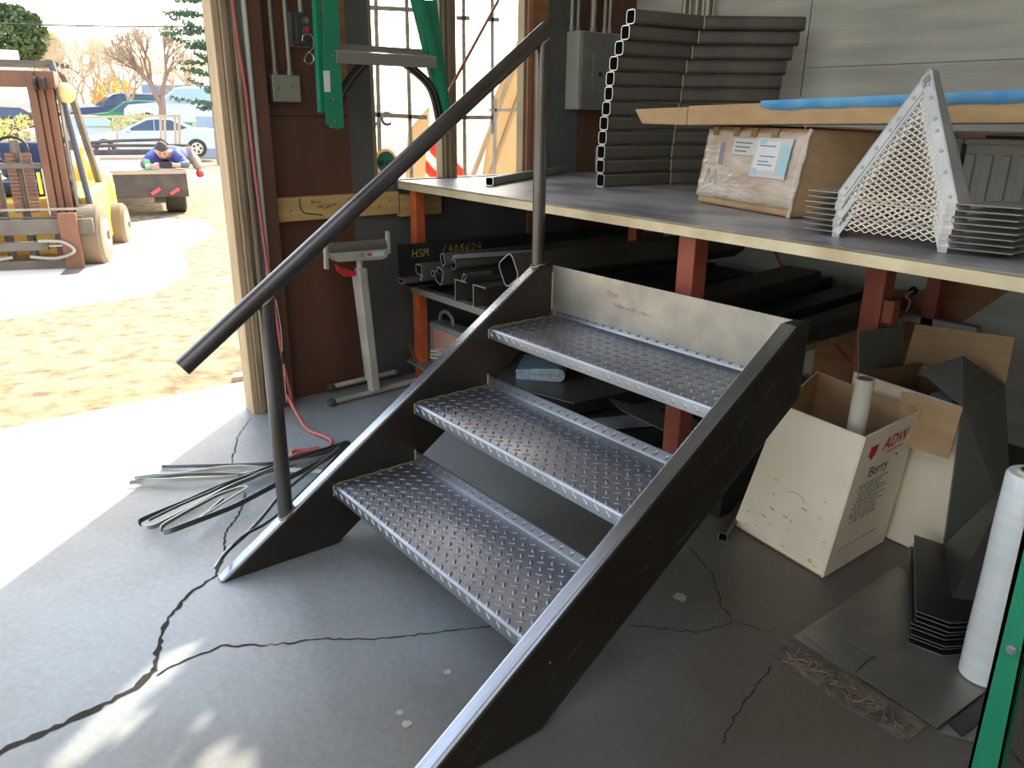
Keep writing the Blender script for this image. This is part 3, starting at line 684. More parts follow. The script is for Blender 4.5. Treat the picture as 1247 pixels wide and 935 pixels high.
def under_table():
    # toolbox on low level
    c = at(545, 402, x=-.86); t = thing('toolbox', (-.93, 1.08, .0), 'grey carrying case with an arched handle standing behind the orange table leg', 'toolbox')
    a, q = at(519, 432, y=1.22), at(568, 432, y=1.22)
    y = .985; x0, x1 = max(-1.15, at(520, 410, y=y).x), at(569, 410, y=y).x
    mb('toolbox_grey').box((x0, y, .075), (x1, y + .09, .265)).build('case', 'toolbox_grey', t, bevel=.012)
    mb('clear_plastic').box((x0 + .06, y - .004, .12), (x1 - .01, y, .245)).build('lid', 'clear_plastic', t, bevel=.001)
    b = mb('toolbox_grey'); b.tube(spline([(x0 + .03, y + .05, .255), (x0 + .04, y + .05, .295), (x0 + .085, y + .05, .315), (x0 + .13, y + .05, .295), (x0 + .14, y + .05, .255)]), .008, 8); b.build('handle', 'toolbox_grey', t, smooth=True)
    b = mb('steel_black').box((-1.15, .975, 0), (.55, 2.14, .072)); tag(b.build('steel_pallet', 'steel_black', bevel=.004), 'low black stack of sheet steel on the floor below the table shelf', 'sheet stack')
    # loose plates
    def plate(lab, pix, z, m='plate_black', th=.003, rel=None, name='steel_plate', lift=None):
        pts = [at(u, v, z=z + (lift[i] if lift else 0)) for i, (u, v) in enumerate(pix)]
        b = mb(m).prism(pts, (0, 0, th)); tag(b.build(name, m), lab, 'plate')
    plate('flat brownish steel sheet lying under the folded plastic film', [(575, 430), (700, 425), (850, 490), (800, 500), (700, 492), (560, 455)], .075, 'plate_mill')
    plate('dark narrow steel strip seen below the top tread nearest the film', [(690, 494), (800, 470), (850, 475), (700, 505)], .082, 'plate_black')
    plate('dark triangular steel offcut below the top tread', [(742, 486), (850, 512), (850, 545), (757, 500)], .090, 'plate_mill')
    plate('long black steel strip in front of the red middle leg', [(700, 512), (840, 500), (845, 515), (720, 525)], .078, 'steel_table')
    plate('lowest black steel strip seen above the middle tread', [(745, 530), (840, 515), (845, 530), (780, 545)], .078, 'plate_black')
    plate('brown board leaning against the orange table leg', [(495, 418), (508, 447), (570, 428), (560, 388)], .06, 'brown_board', .006, name='brown_board', lift=[.10, 0.01, 0.01, .10])
    plate('pale green flat panel at the foot of the orange table leg', [(496, 441), (525, 457), (585, 425), (560, 418)], .075, 'toolbox_grey', .012, name='painted_board')
    # folded plastic film
    b = mb('plastic_sheet'); o = at(628, 462, z=.078); e = at(688, 466, z=.078); n = 7
    d = (e - o).normalized(); up = V((0, 0, 1)); bk = V((-d.y, d.x, 0))
    prof = []
    for k in range(n):
        a = -pi / 2 + pi * k / (n - 1); prof.append((cos(a) * .030, .030 + sin(a) * .030))
    L = (e - o).length
    sec = [(0, 0), (L - .03, 0)] + [(L - .03 + x, zz) for x, zz in prof[1:-1]] + [(L - .03, .060), (0, .045)]
    b.prism([o + d * x + up * zz for x, zz in sec], bk * .22)
    f = b.build('folded_film', 'plastic_sheet', bevel=.004); tag(f, 'folded bluish plastic film lying on the sheet steel below the top tread', 'plastic film')
    b = mb('label_white')
    for k in (.012, .020, .028):
        b.tube([o + d * (x if True else 0) - bk * .002 + up * zz for x, zz in [(L * .3, .030 - k * .7)] + [(L - .03 + cos(a) * k, .030 + sin(a) * k * .9) for a in [(-pi / 2 + pi * j / 8) for j in range(9)]] + [(L * .3, .030 + k * .8)]], .0012, 5)
    b.build('fold_edge', 'label_white', f)
    b = mb('white_cord'); random.seed(2)
    p = at(533, 437, z=.16); pts = [p + V((.035 * cos(k * 1.3) * (1 - k * .02), .03 * sin(k * 1.3), .006 * k * .5)) for k in range(16)]
    b.tube(spline(pts, 5), .0025, 6); tag(b.build('cord_coil', 'white_cord', smooth=True), 'small tangle of white cord lying on the pale panel by the orange leg', 'cord')
under_table()

X, Y, Z = V((1, 0, 0)), V((0, 1, 0)), V((0, 0, 1))
# ------------------------------------------------------------------ things on the table
def table_things():
    # bent tube frames, twelve high
    u = V((.62, .784, 0)); A0 = V((0, 0, 0)); arm1 = V((.045, .345, 0)); arm2 = u * .405 + V((.0, .0, 0))
    H = .0535; s = .051
    px = [748.7, 744, 738.5, 733.7, 730.7, 730, 728.3, 726.5, 725.6, 724.7, 724.7, 725.6][::-1]
    names = ['bottom', 'second', 'third', 'fourth', 'fifth', 'sixth', 'seventh', 'eighth', 'ninth', 'tenth', 'eleventh', 'top']
    proto = None
    base0 = at(725.6, 230, y=1.435); shifts = [.0]*12
    for i in range(12):
        lx = at(px[i], 230 - 18.05 * i, y=1.435).x
        k = (px[i] - 725.2) / 23.5 * .085
        loc = V((-.49, 1.435, TZ + H * i)) + V((.70, .71, 0)) * k
        loc.z = TZ + H * i
        lab = {0: 'bottom bent square tube frame of the stack, lying on the table', 11: 'top bent square tube frame of the stack on the table'}.get(i, '%s bent square tube frame up from the table in the stack' % names[i])
        if proto is None:
            t = thing('tube_frame', loc, lab, 'tube frame', 'bent square tube frames stacked on the table')
            o = loc + V((0, 0, s / 2)); e = o + arm1
            d1 = arm1.normalized(); r1 = V((d1.y, -d1.x, 0))
            # mitred bend: two arms each cut on the bisector plane
            def arm(p, q, name, mit_d):
                b = mb('steel_tube'); b.rtube(p, q, s, s, .0035, depth=.10); return b.build(name, 'steel_tube', t)
            arm(o, e + d1 * .012, 'short_arm', None); arm(e + u * .0 - u * .004, e + arm2, 'long_arm', None)
            w = mb('weld'); c = e - d1 * .014 + V((.0295, .004, 0)); w.tube([c + V((0, 0, -.024)), c + V((0, 0, .024))], .002, 5); w.build('weld', 'weld', t)
            proto = t
        else:
            c = copy_tree(proto); c.location = loc; c['label'] = lab
    # tube lying on the table
    a, b_ = at(596, 221, z=TZ + .017), at(690, 205, z=TZ + .017)
    b = mb('galv'); b.rtube(a, b_, .034, .034, .003); tag(b.build('square_tube', 'galv'), 'single square tube lying on the table beside the window', 'steel tube')
    # shrink wrapped carton
    t = thing('wrapped_carton', (.36, 1.4, TZ), 'cardboard carton in clear stretch film with shipping labels, holding up the long flat pack', 'carton')
    z0 = TZ + .002; fl, fr = V((.10, 1.300, z0)), V((.536, 1.165, z0)); tl, tr = V((.125, 1.315, z0 + .238)), V((.56, 1.185, z0 + .236))
    bk = V((.155, .50, 0)); brt = V((.72, 1.56, z0))
    lo = [fl, fr, fr + bk + V((.05, -.05, 0)), fl + bk]; hi = [tl, tr, tr + bk + V((.04, -.05, -.012)), tl + bk]
    b = mb('cardboard'); b.hexa(lo, hi); body = b.build('carton_body', 'cardboard', t, bevel=.012, seg=3)
    n = (fr - fl).cross(tl - fl).normalized(); 
    if n.y > 0: n = -n
    P = lambda s_, k, e=.004: fl.lerp(fr, s_).lerp(tl.lerp(tr, s_), k) + n * e
    b = mb('film'); NX, NZ = 26, 14; random.seed(4)
    vs = [P(i / NX, .10 + .86 * j / NZ, .005 + .004 * noise.noise(V((i * .7, j * .9, 1))) + .003 * (1 - abs(2 * i / NX - 1))) for j in range(NZ + 1) for i in range(NX + 1)]
    b.add(vs, [(j * (NX + 1) + i, j * (NX + 1) + i + 1, (j + 1) * (NX + 1) + i + 1, (j + 1) * (NX + 1) + i) for j in range(NZ) for i in range(NX)])
    b.build('stretch_film', 'film', t, smooth=True, solid=.001)
    def lbl(s0, s1, k0, k1, m, nm='shipping_label', e=.0125):
        bb = mb(m).prism([P(s0, k0, e), P(s1, k0, e), P(s1, k1, e), P(s0, k1, e)], n * .0006); return bb.build(nm, m, t)
    lbl(.33, .56, .66, .86, 'label_grey'); lbl(.56, .90, .42, .88, 'label_grey'); lbl(.58, .80, .50, .84, 'label_white', e=.0135)
    lbl(.82, .90, .46, .80, 'label_blue', 'blue_stripe', .014); lbl(.57, .62, .44, .52, 'label_blue', 'blue_mark', .0142); lbl(.60, .66, .80, .86, 'label_blue', 'blue_mark', .0142)
    for s0, k0, ww in ((.36, .80, .17), (.36, .75, .15), (.36, .70, .12), (.61, .78, .15), (.63, .66, .14), (.62, .60, .10), (.62, .56, .14)):
        lbl(s0, s0 + ww, k0, k0 + .012, 'ink_grey' if s0 < .5 else 'ink_blue', 'printed_line', .0144)
    for s0 in (.20, .225): 
        b = mb('ink_blue'); b.tube([P(s0, .80, .013), P(s0 + .01, .60, .013), P(s0 + .02, .52, .013)], .0016, 5); b.build('pen_mark', 'ink_blue', t)
    b = mb('ink_grey'); b.tube([P(.08, .22, .013), P(.12, .45, .013), P(.16, .28, .013), (P(.20, .46, .013)), P(.22, .26, .013)], .0008, 5); b.build('pen_mark', 'ink_grey', t)
    for k in (.07, .30, .48, .68): 
        b = mb('cardboard_dark').prism([P(k, .88, .010), P(k + .06, .88, .010), P(k + .06, .985, .010), P(k, .985, .010)], n * .001); b.build('tape_strip', 'cardboard', t)
    b = mb('film'); sd = (fr + bk + V((.05, -.05, 0))); b.tube([fr + (tr - fr) * k * .1 + n * .004 + V((.002 * sin(k * 2), 0, 0)) for k in range(11)], .006, 8); b.build('film_edge', 'film', t, smooth=True)
    b = mb('cardboard'); b.ball(tl + V((.05, .02, .008)), .022, 8, (2.6, 1, .45)); b.tube([tr + V((-.02, 0, 0)), tr + V((-.028, 0, .02)), tr + V((-.02, 0, .008)), tr + V((-.01, 0, .022))], .002, 5); b.build('torn_flap', 'cardboard', t)
    # long flat pack with blue tape
    zb = at(855, 152, y=1.22).z
    p0 = at(772, 143, y=1.20); p1 = at(1247, 147.5, y=1.14); d = (p1 - p0); d.z = 0; L = d.length; d.normalize(); L += .75; back = V((-d.y, d.x, 0)) * .42
    s0 = V((p0.x, p0.y, 1.118)); rise = .030 * 1.0
    t = thing('flat_pack', s0 + d * L / 2, 'long flat cardboard pack with blue tape resting on the wrapped carton and the grey batteries', 'cardboard pack')
    def Q(s_, z_, o=0): return V((s0.x, s0.y, 0)) + d * (s_ * L) + V((0, 0, 1.112 + rise * s_ + z_)) - V((-d.y, d.x, 0)) * o
    b = mb('cardboard'); lo = [Q(.035, -.004), Q(1, 0), Q(1, 0) + back, Q(.035, 0) + back]; hi = [Q(.0, .030), Q(1, .062), Q(1, .062) + back, Q(0, .034) + back]
    # front face breaks into a worn left end and a full-height run
    b.hexa([Q(.02, -.002), Q(.12, -.006), Q(.12, -.006) + back, Q(.02, -.002) + back], [Q(0, .044), Q(.12, .047), Q(.12, .047) + back, Q(0, .044) + back])
    b.hexa([Q(.121, -.006), Q(1, .0), Q(1, .0) + back, Q(.121, -.006) + back], [Q(.121, .050), Q(1, .066), Q(1, .066) + back, Q(.121, .050) + back])
    b.build('pack_body', 'cardboard', t, bevel=.004)
    b = mb('tape_blue'); N = 40
    f = lambda i: .26 + .74 * i / N
    lo_ = [Q(f(i), .043 + .012 * (i / N) - (.010 if i else 0) + .0015 * sin(i * 1.7), .0025) for i in range(N + 1)]; hi_ = [Q(f(i), .058 + .014 * i / N, .0025) for i in range(N + 1)]; tp = [q + back * .12 + V((0, 0, .002)) for q in hi_]
    b.add(lo_ + hi_ + tp, [(i, i + 1, N + 2 + i, N + 1 + i) for i in range(N)] + [(N + 1 + i, N + 2 + i, 2 * N + 3 + i, 2 * N + 2 + i) for i in range(N)])
    b.build('tape', 'tape_blue', t, smooth=True, solid=.001)['label'] = 'blue masking tape along the front edge'
    # carton far behind under the pack
    b = mb('cardboard_dark').hexa([V((.55, 1.80, TZ)), V((.80, 1.72, TZ)), V((.86, 2.0, TZ)), V((.6, 2.1, TZ))], [V((.55, 1.80, 1.10)), V((.80, 1.72, 1.10)), V((.86, 2.0, 1.10)), V((.6, 2.1, 1.10))])
    t2 = tag(b.build('carton', 'cardboard_dark'), 'plain brown carton in the shadow behind the wrapped carton', 'carton')
    q = at(1040, 163, y=1.74); bb = mb('tape_blue').prism([V((.60, 1.776, 1.09)), V((.68, 1.751, 1.05)), V((.72, 1.738, 1.05)), V((.66, 1.757, 1.10))], (0, -.001, 0)); bb.build('tape', 'tape_blue', t2)
    # batteries
    def battery(x0, x1, y0, y1, lab):
        t = thing('battery', ((x0 + x1) / 2, (y0 + y1) / 2, TZ), lab, 'battery', None)
        z1 = 1.085
        mb('battery').box((x0, y0, TZ), (x1, y1, z1)).build('case', 'battery', t, bevel=.008)
        mb('battery').box((x0 - .004, y0 - .004, z1 - .012), (x1 + .004, y1, z1 + .004)).build('lid', 'battery', t, bevel=.004)
        n = max(2, int((x1 - x0) / .038)); w = (x1 - x0) / n
        for i in range(n): mb('battery').box((x0 + i * w + .006, y0 - .005, TZ + .03), (x0 + (i + 1) * w - .012, y0 + .001, z1 - .035)).build('rib', 'battery', t, bevel=.003)
        for k in (.22, .75): mb('galv').cyl((x0 + (x1 - x0) * k, y0 + .05, z1), (x0 + (x1 - x0) * k, y0 + .05, z1 + .016), .006).build('terminal', 'galv', t)
        mb('steel_black').box((x0 + .03, y0 + .03, z1 + .004), (x0 + .12, y0 + .06, z1 + .011)).build('clamp', 'steel_black', t, bevel=.003)
    battery(.845, 1.10, 1.45, 1.62, 'grey ribbed battery case at the right, fully in front of the wall'); battery(.62, .815, 1.50, 1.67, 'grey ribbed battery case half hidden behind the mesh guards')
    # nested expanded metal guards
    random.seed(9)
    def guard_mesh(t, B):
        BL, BR, AP = V((.795, .948, .0)), V((1.065, .93, .0)), V((.938, .985, .262))
        BL, BR, AP = BL + B, BR + B, AP + B
        n = (BR - BL).cross(AP - BL).normalized()
        if n.y > 0: n = -n
        r = (BR - BL).normalized(); u = r.cross(n); 
        if u.z < 0: u = -u
        # bars
        def flat(a, c, w, inn, th, name, m='bracket'):
            dd = (c - a).normalized(); q = n.cross(dd); q = q if q.dot(inn - a) > 0 else -q
            return mb(m).prism([a, c, c + q * w, a + q * w], n * th).build(name, m, t, bevel=.0008)
        mid = (BL + BR) / 2
        lb = flat(BL, BL.lerp(AP, .975), .019, mid, .003, 'left_bar'); rb = flat(BR, BR.lerp(AP, .975), .021, mid, .003, 'right_bar')
        mb('bracket').prism([AP + n * .003, AP + V((.004, .02, -.002)), BR + V((.012, .03, .0)), BR + n * .003], (.003, .001, 0)).build('right_side', 'bracket', t)
        mb('bracket').prism([AP + n * .003, AP + V((-.002, .02, -.002)), BL + V((-.004, .03, .0)), BL + n * .003], (-.003, .001, 0)).build('left_side', 'bracket', t)
        mb('bracket').ball(AP + V((0, .004, -.014)), .0125, 14, (.95, .7, 1.4)).build('tip', 'bracket', t, smooth=True)
        for bar_, a, c in ((lb, BL, AP), (rb, BR, AP)):
            dd = (c - a).normalized(); q = n.cross(dd); q = q if q.dot(mid - a) > 0 else -q; L = (c - a).length
            for k in (.06, .24, .40, .55, .64, .80, .90) if t.get('rivets') else ():
                p = a + dd * L * k + q * .0095
                mb('alu_dull').cyl(p + n * .003, p + n * .0042, .0042, 12).build('rivet', 'alu_dull', bar_)
        # expanded mesh, clipped to the triangle
        W = (BR - BL).dot(r); ax = (AP - BL).dot(r); h = (AP - BL).dot(u)
        b = mb('expanded'); dw, dh = .0225, .0125
        m1 = dh / dw
        def inside(x, y): return y > 0 and x > y * ax / h + .006 and x < W - y * (W - ax) / h - .006 and y < h - .02
        cells = set()
        for j in range(int(h / dh) * 2 + 2):
            for i in range(int(W / dw) + 2):
                cx = i * dw + (dw / 2 if j % 2 else 0); cy = j * dh / 2
                # the cell is a diamond: four strands, each shared; draw the two lower ones
                for sx in (-1, 1):
                    x0, y0, x1, y1 = cx, cy, cx + sx * dw / 2, cy + dh / 2
                    if inside(x0, y0) and inside(x1, y1):
                        a = BL + r * x0 + u * y0; c = BL + r * x1 + u * y1
                        b.bar(a, c, .0020, .0012, up=n)
        b.build('expanded_mesh', 'expanded', t)
        # base tabs
        for x0, sgn, wid, nm in ((BL, -1, .088, 'left_tab'), (BR, 1, .115, 'right_tab')):
            a = x0 + V((0, 0, 0)); bb = mb('bracket').prism([a + V((0, .0, 0)), a + V((sgn * wid, .012 if sgn < 0 else .02, 0)), a + V((sgn * (wid - .006), .15, 0)), a + V((sgn * .028, .14, 0))], (0, 0, -.0022)); bb.build(nm, 'bracket', t)
            e = mb('expanded').prism([a + V((0, -.0006, 0)), a + V((sgn * wid, .0114 if sgn < 0 else .0194, 0)), a + V((sgn * wid, .012 if sgn < 0 else .02, -.0022)), a + V((0, 0, -.0022))], (0, -.0004, 0)); e.build('tab_edge', 'expanded', t)
        for k in (BL, BR):
            w = .019; s_ = 1 if k is BL else -1
            mb('bracket').prism([k + V((0, -.004, 0)), k + V((s_ * w, -.004, 0)), k + V((s_ * w, -.004, -.012)), k + V((0, -.004, -.012))], (0, .003, 0)).build('corner_lip', 'bracket', t)
    N = 8; pit = .0128; nm = ['bottom', 'second', 'third', 'fourth', 'fifth', 'sixth', 'seventh', 'top']
    proto = None
    for i in range(N):
        B = V((random.uniform(-.003, .003) if i < N - 1 else 0, random.uniform(-.003, .002) if i < N - 1 else 0, TZ + .013 + pit * i))
        lab = 'top triangular expanded metal guard of the nested stack, showing its riveted bars' if i == N - 1 else ('bottom triangular mesh guard of the nested stack, lying on the table' if i == 0 else '%s triangular mesh guard up from the table in the nested stack' % nm[i])
        if i in (0, N - 1):
            t = thing('mesh_guard', B + V((.93, .96, 0)), lab, 'metal guard', 'triangular mesh guards nested on the table')
            if i == N - 1: t['rivets'] = 1
            guard_mesh(t, B); loc0 = t.location.copy()
            if i == N - 1: del t['rivets']
            else: proto = t
        else:
            c = copy_tree(proto); c.location = B + V((.93, .96, 0)); c['label'] = lab
table_things()

# ------------------------------------------------------------------ wall things
def wall_things():
    F = WX
    # board with pencil notes
    t = thing('wooden_board', (F + .02, .73, .78), 'long yellow pine board with black handwriting fixed across the brown wall', 'board')
    b = mb('wood_board').box((F, .353, .735), (F + .036, .895, .825)); bd = b.build('plank', 'wood_board', t, bevel=.003)
    b = mb('wood_board').box((F, .9, .72), (F + .034, 1.11, .812)); b.build('plank', 'wood_board', t, bevel=.003)
    O = V((F + .0365, .0, 0))
    hand('Band', O + V((0, .50, .80)), Y, Z, .012, .0016, 'ink_black', bd); hand('saw', O + V((0, .52, .782)), Y, Z, .011, .0016, 'ink_black', bd); hand('shear', O + V((0, .555, .77)), V((0, 1, .5)), Z, .010, .0014, 'ink_black', bd)
    bb = mb('ink_black').tube(spline([O + V((.0005, .455, .822)), O + V((.0005, .453, .79)), O + V((.0005, .47, .765)), O + V((.0005, .52, .756)), O + V((.0005, .545, .750))]), .0022, 5); bb.build('pen_line', 'ink_black', bd)
    hand('nts', O + V((0, .66, .80)), V((0, 1, .2)), Z, .014, .0018, 'ink_black', bd)
    for y, z in ((.415, .775), (.60, .79), (.80, .77), (.85, .79)): mb('ink_black').cyl((F + .036, y, z), (F + .0368, y, z), .0035, 8).build('screw', 'ink_black', bd)
    # junction box with two conduits
    t = thing('junction_box', (F, .46, 1.17), 'square beige junction box fed by two conduits on the brown wall', 'electrical box')
    P = lambda u, v: at(u, v, x=F + .03)
    a, c = P(331.5, 124), P(363, 92); mb('conduit').box((F, a.y, a.z), (F + .045, c.y, c.z)).build('box_body', 'conduit', t, bevel=.004)
    for u, v in ((340, 107), (355, 106)): p = at(u, v, x=F + .046); mb('galv').cyl(p, p + V((.004, 0, 0)), .0045, 10).build('knockout', 'galv', t)
    for u0, u1 in ((327, 335), (343, 353)):
        p = at(u1, 92, x=F + .02); mb('conduit').tube([(F + .02, p.y, p.z - .005), (F + .02, p.y, p.z + .28), (F + .02, p.y - .006, p.z + .6), (F + .02, p.y - .006, 2.75)], .0085, 12).build('conduit', 'conduit', t, smooth=True)
        mb('galv').cyl((F + .02, p.y, p.z), (F + .02, p.y, p.z + .018), .012, 14).build('connector', 'galv', t)
    # control switch
    t = thing('control_switch', (F, .53, 1.35), 'black push button station with a red button hanging below a conduit', 'switch')
    a, c = at(359, 55, x=F + .03), at(379, 17, x=F + .03); sb = mb('switch_black').box((F + .01, a.y, a.z), (F + .05, c.y, c.z)).build('housing', 'switch_black', t, bevel=.004)
    mb('galv').box((F, a.y - .012, a.z - .004), (F + .01, c.y - .004, c.z + .002)).build('back_plate', 'galv', t)
    for z, m, nm in ((.76, 'galv', 'up_button'), (.48, 'red_plastic', 'stop_button'), (.20, 'switch_black', 'down_button')):
        y = (a.y + c.y) / 2 + .004; zz = a.z + (c.z - a.z) * z; mb(m).cyl((F + .05, y, zz), (F + .056, y, zz), .009, 14).build(nm, m, t)
        mb('galv').tube([(F + .0505, y + .0125 * cos(k), zz + .0125 * sin(k)) for k in [j * .4 for j in range(11)]], .0012, 5).build('button_ring', 'galv', t)
    mb('conduit').tube([(F + .02, (a.y + c.y) / 2, c.z), (F + .02, (a.y + c.y) / 2, 2.75)], .009, 12).build('conduit', 'conduit', t, smooth=True)
    hk = [at(u, v, x=F + .065) for u, v in ((368, 50), (369, 43), (375, 41), (381, 46), (381, 58), (373, 67), (371, 74), (377, 78), (382, 73), (380, 66), (374, 62))]
    tag(mb('chrome').tube(spline(hk, 6), .0022, 8).build('wire_hook', 'chrome', smooth=True), 'bent wire hook dangling below the push button station', 'hook')
    mb('galv')
    # breaker panel
    t = thing('breaker_panel', (F, 2.0, 1.17), 'grey electrical breaker panel with a hinged door beside the tube stack', 'electrical panel')
    mb('panel_light').box((F, 1.845, 1.163), (F + .085, 2.20, 1.505)).build('cabinet', 'panel_light', t, bevel=.003)
    dr = mb('panel_grey').box((F + .085, 1.86, 1.168), (F + .095, 2.19, 1.50)).build('cover', 'panel_grey', t, bevel=.002)
    d2 = mb('panel_grey').box((F + .095, 1.925, 1.235), (F + .101, 2.16, 1.42)).build('door', 'panel_grey', t, bevel=.004); mb('steel_black').box((F + .101, 1.962, 1.31), (F + .104, 1.985, 1.33)).build('latch', 'steel_black', d2)
    for u, r in ((696, .009), (703.5, .008), (722, .014), (736, .009), (742, .009)):
        p = at(u, 33, x=F + .035); mb('conduit').tube([(F + .035, p.y, 1.50), (F + .035, p.y, 1.56), (F + .035, p.y + .004, 2.4)], r, 12).build('conduit', 'conduit', t, smooth=True)
        mb('galv').cyl((F + .035, p.y, 1.505), (F + .035, p.y, 1.53), r + .004, 12).build('connector', 'galv', t)
    b = mb('panel_light').box((F, 2.11, .99), (F + .04, 2.17, 1.10)); o = tag(b.build('outlet_box', 'panel_light', bevel=.003), 'small grey outlet box under the breaker panel', 'outlet box'); 
    mb('switch_black').box((F + .04, 2.125, 1.02), (F + .042, 2.15, 1.08)).build('socket', 'switch_black', o)
    b = mb('panel_light').box((F, 2.06, TZ), (F + .10, 2.28, .985)); tag(b.build('floor_box', 'panel_light', bevel=.004), 'pale metal box on the table in the corner behind the tube stack', 'metal box')
    # bundle of conduits on the back wall
    t = thing('conduit_run', (-.3, WY, 1.4), 'bundle of vertical conduits on the back wall above the tube stack', 'conduit')
    for u, r in ((833, .012), (840, .008), (848, .012), (856, .009), (861.5, .014), (868, .005)):
        p = at(u, 20, y=WY - .03); mb('conduit').tube([(p.x, WY - .03, 1.0), (p.x, WY - .03, 1.5), (p.x, WY - .03, 3.1)], r, 12).build('conduit', 'conduit', t, smooth=True)
    p = at(822, 25, y=1.93); b = mb('red_plastic'); b.tube(spline([p + V((-.06, 0, -.03)), p + V((-.03, 0, .0)), p + V((.02, 0, .0)), p + V((.05, 0, -.03))]), .008, 8); tag(b.build('red_tape_roll', 'red_plastic', smooth=True), 'red rolled tape end peeking over the top of the tube stack', 'tape')
    # cable from the hole
    h = at(1113, 354, y=WY); pts = [h + V((0, 0, 0)), h + V((-.012, -.03, -.02)), at(1108, 368, y=WY - .06), at(1098, 390, y=WY - .08), at(1090, 412, y=WY - .08), at(1085, 450, y=WY - .09)]
    tag(mb('white_cord').tube(spline(pts), .0045, 8).build('cable', 'white_cord', smooth=True), 'cream cable hanging out of the hole in the back wall', 'cable')
    pts = [at(940, 296, y=2.22), at(950, 320, y=2.2), at(970, 356, y=2.18), at(1000, 398, y=2.1), at(1025, 430, y=2.05), at(1045, 456, y=2.0), at(1045, 500, y=1.95)]
    tag(mb('red_hose').tube(spline(pts), .006, 8).build('red_hose', 'red_hose', smooth=True), 'thin red air line drooping behind the shelf by the back wall', 'hose')
    # pipe, red line and loose wire by the door post
    p0, p1 = at(296, 0, x=-1.10), at(338, 470, x=-1.10)
    tag(mb('pvc').tube([(-1.10, p0.y, 2.7), (-1.10, p0.y, 1.49), (-1.10, p1.y + .004, .08)], .0095, 12).build('white_pipe', 'pvc', smooth=True), 'slim white pipe running down beside the door post', 'pipe')
    pts = [at(u, v, x=-1.085) for u, v in ((278, -40), (284, 10), (291, 60), (299, 110), (305, 165), (311, 215), (317, 260), (322, 300), (334, 370), (345, 440), (358, 497))]
    fl = [at(u, v, z=.012) for u, v in ((372, 520), (392, 530), (403, 536), (401, 545), (385, 548), (368, 551), (356, 555), (358, 549), (378, 547), (388, 545))]
    tag(mb('pink_hose').tube(spline(pts + [V((-1.04, .30, .07))] + fl, 8), .0065, 10).build('air_hose', 'pink_hose', smooth=True), 'faded red air hose hanging by the door post and curling on the floor', 'hose')
    pts = [at(u, v, x=-1.07) for u, v in ((336, 365), (342, 400), (344, 430))] + [at(u, v, x=-1.06) for u, v in ((345, 445), (349, 490))]
    b = mb('white_cord').tube(spline(pts), .0016, 6); b.use('steel_black').tube([at(344, 428, x=-1.068), at(345, 443, x=-1.064)], .006, 8); tag(b.build('thin_wire', 'white_cord', smooth=True), 'thin pale wire with a black plug dangling next to the air hose', 'wire')
    # sticker on the glass
    c = at(469.5, 198, x=F - .026); t = thing('round_sticker', c, 'round globe sticker reading WE CARE in the lower corner of the window', 'sticker')
    R = .056; 
    mb('sticker_tan').cyl(c, c + V((.0015, 0, 0)), R, 32).build('rim', 'sticker_tan', t); mb('sticker_blue').cyl(c + V((.0015, .002, .002)), c + V((.002, .002, .002)), R * .78, 32).build('sea', 'sticker_blue', t)
    b = mb('sticker_green'); q = c + V((.0022, 0, 0)); b.prism([q + V((0, y * R, z * R)) for y, z in ((-.6, .3), (-.2, .55), (.0, .35), (-.1, 0), (-.3, -.1), (-.62, -.1))], (.0004, 0, 0)); b.prism([q + V((0, y * R, z * R)) for y, z in ((.1, .5), (.5, .4), (.68, .0), (.4, -.2), (.15, .1))], (.0004, 0, 0)); b.prism([q + V((0, y * R, z * R)) for y, z in ((-.5, -.25), (.45, -.3), (.3, -.6), (0, -.72), (-.35, -.6))], (.0004, 0, 0)); b.build('land', 'sticker_green', t)
    text('WE CARE', c + V((.003, -R * .92, -.010)), Y, Z, R * .34, 'ink_black', t, bold=.02)
    # red broom/hose line hanging across the window
    tag(mb('copper').bar(at(607, 0, x=F + .06), at(546, 112, x=F + .06), .010, .010).build('copper_rod', 'copper'), 'thin copper coloured rod slanting across the right window', 'rod')
wall_things()

